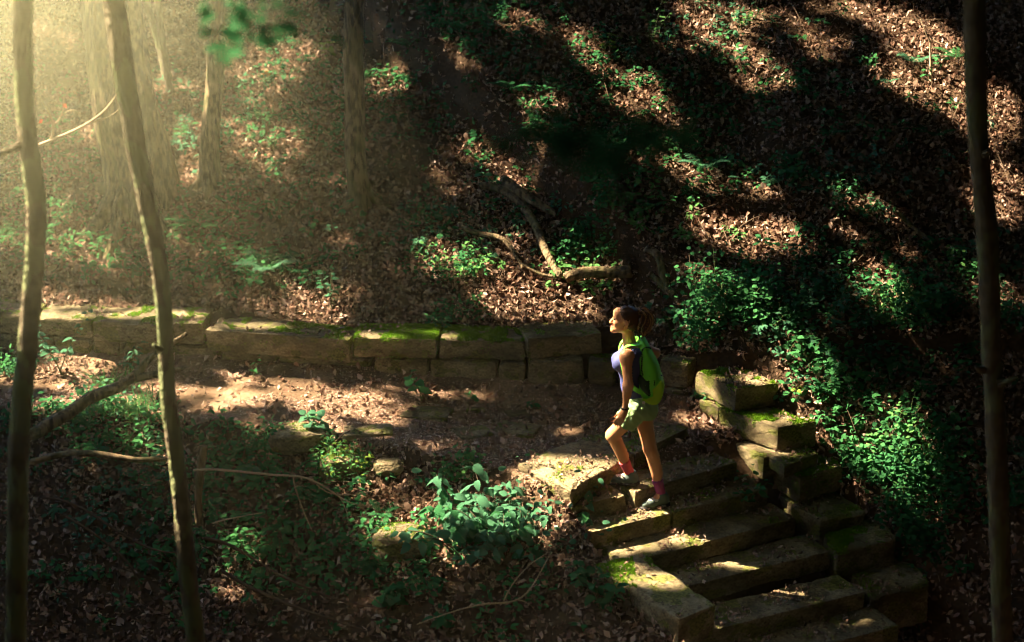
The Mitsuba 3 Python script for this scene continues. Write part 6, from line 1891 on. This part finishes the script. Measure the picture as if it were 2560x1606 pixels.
pack = thing('backpack', 'bright green backpack with a dark side pocket worn by the hiker', 'backpack')
PC = -.085
prof = [(1.052, -0.1, 1.146), (1.105, -0.1, 1.203), (1.145, -0.1, 1.154), (1.179, -0.1, 1.089), (1.221, -0.1, 1.013), (1.252, -0.1, 0.933), (1.268, -0.1, 0.86), (1.281, -0.1, 0.787), (1.265, -0.1, 0.698), (1.227, -0.1, 0.64), (1.176, -0.1, 0.632), (1.118, -0.1, 0.655), (1.084, -0.1, 0.698), (1.068, -0.1, 0.756), (1.073, -0.1, 0.86), (1.06, -0.1, 0.967), (1.047, -0.1, 1.074)]
part(pack, 'bag', mikit.ply(pillow(prof, PC, .150, 25, 3.2, puff=.009, seed=3), 'nylon_green', smooth=True))
pock = [(1.182, -0.1, 0.829), (1.229, -0.1, 0.844), (1.272, -0.1, 0.86), (1.292, -0.1, 0.783), (1.273, -0.1, 0.686), (1.231, -0.1, 0.628), (1.177, -0.1, 0.624), (1.118, -0.1, 0.648), (1.092, -0.1, 0.679), (1.128, -0.1, 0.682), (1.169, -0.1, 0.659), (1.185, -0.1, 0.74)]
part(pack, 'lower_panel', mikit.ply(pillow(pock, PC, .153, 21, 4.5, puff=.004, seed=4), 'nylon_lime', smooth=True))
net = [(1.081, -0.22, 0.903), (1.121, -0.22, 0.892), (1.168, -0.22, 0.888), (1.177, -0.22, 0.812), (1.161, -0.22, 0.712), (1.121, -0.22, 0.743), (1.08, -0.22, 0.796)]
part(pack, 'side_pocket', mikit.ply(pillow(net, PC - .125, .034, 13, 2.2, puff=.003, seed=5), 'net_dark', smooth=True))
for name, pts in (('zipper', [(1.164, -0.15, 1.118), (1.131, -0.195, 1.144), (1.098, -0.215, 1.136), (1.091, -0.232, 1.074), (1.089, -0.236, 0.992), (1.102, -0.236, 0.909)]), ('zipper', [(1.193, -0.225, 0.874), (1.228, -0.19, 0.873), (1.274, -0.12, 0.867)]), ('zipper_pull', [(1.196, -0.228, 0.872), (1.2, -0.236, 0.848), (1.197, -0.236, 0.818)])):
    part(pack, name, mikit.ply(tube(pts, .0055 if name == 'zipper' else .004, 6, .015, 0), 'rubber', smooth=True))


def ribbon(pts, nrm, width, thick=.010):
    p = CubicSpline(np.arange(len(pts)), np.array(pts, float))(np.linspace(0, len(pts) - 1, 30))
    t = unit(np.gradient(p, axis=0))
    nn = unit(CubicSpline(np.arange(len(nrm)), np.array(nrm, float))(np.linspace(0, len(nrm) - 1, 30)))
    s = unit(np.cross(t, nn))
    nn = np.cross(s, t)
    ring = np.stack([p + s * width * a + nn * thick * b for a, b in ((-.5, 0), (-.42, .5), (.42, .5), (.5, 0), (.42, -.5), (-.42, -.5))], 1)
    return ring.reshape(-1, 3), tris(grid_faces(30, 6, True))


for yy in (-.195, .0):
    part(pack, 'shoulder_strap', mikit.ply(ribbon([(1.075, yy + .02, 1.165), (1.02, yy, 1.165), (.955, yy, 1.150), (.915, yy - .008, 1.085), (.915, yy - .020, 1.000), (.945, yy - .035, .900), (1.02, yy - .030, .800), (1.10, yy - .015, .745)],
                                                  [(.1, 0, 1), (-.1, 0, 1), (-.5, 0, .9), (-1, 0, .4), (-1, -.1, 0), (-.8, -.5, -.4), (-.2, -1, -.4), (.1, -1, -.3)], .044), 'nylon_green', smooth=50))
part(pack, 'grab_loop', mikit.ply(tube([(1.073, -0.1, 1.18), (1.086, -0.1, 1.222), (1.112, -0.1, 1.207)], .007, 6, .01, 0), 'rubber', smooth=True))

pole = thing('trekking_pole', 'trekking pole held in the hidden far hand, only its dark tip showing below the shorts', 'pole')
top_, tip_ = np.array([1.125, .10, .80]), np.array((1.027, 0.1, 0.267))
part(pole, 'shaft', mikit.ply(tube([top_, mid(top_, tip_, .5), tip_], [.008, .007, .006], 8, .05, 0), 'metal_grey', smooth=True))
part(pole, 'grip', mikit.ply(tube([top_ + [.01, 0, .06], top_, mid(top_, tip_, .2)], [.014, .016, .014], 8, .02, 0), 'rubber', smooth=True))
part(pole, 'rubber_tip', mikit.ply(tube([tip_ + [0, 0, .01], tip_ - [0, 0, .02], tip_ - [0, 0, .055]], [.010, .014, .010], 8, .01, 0), 'rubber', smooth=True))

# ------------------------------------------------------------------ the air of the wood: thin mist, with banks added to make the glow at left
def mist_grid():
    """Mist banks added at the left to make the glow there; hardly any elsewhere."""
    lo, hi = np.array([-75, -76, -4.6]), np.array([75, 76, 21.0])
    n = np.array([150, 152, 52])
    x, y, z = (lo[k] + (np.arange(n[k]) + .5) / n[k] * (hi[k] - lo[k]) for k in range(3))
    z, y, x = np.meshgrid(z, y, x, indexing='ij')
    dens = np.full(x.shape, MIST_THIN)
    for cx, cy, cz, rx, ry, rz, w in GLOW_MIST:
        dens = dens + w * np.exp(-((x - cx) / rx) ** 2 - ((y - cy) / ry) ** 2 - ((z - cz) / rz) ** 2)
    return mi.VolumeGrid(dens.astype(np.float32)[..., None])


scene['haze_air'] = {'type': 'heterogeneous', 'albedo': {'type': 'rgb', 'value': [.94, .97, .66]}, 'phase': {'type': 'hg', 'g': .3}, 'sigma_t': {'type': 'gridvolume', 'grid': mist_grid(), 'to_world': T().translate([-75, -76, -4.6]).scale([150, 152, 25.6])}}  # albedo tinted yellow-green to colour the glow
add('haze', {'type': 'cube', 'to_world': T().translate([0, 0, 8.2]).scale([75, 76, 12.8]), 'bsdf': {'type': 'null'}, 'interior': {'type': 'ref', 'id': 'haze_air'}}, 'thin mist in the wood, with banks added at the left to make the glow', 'haze', None, 'stuff')
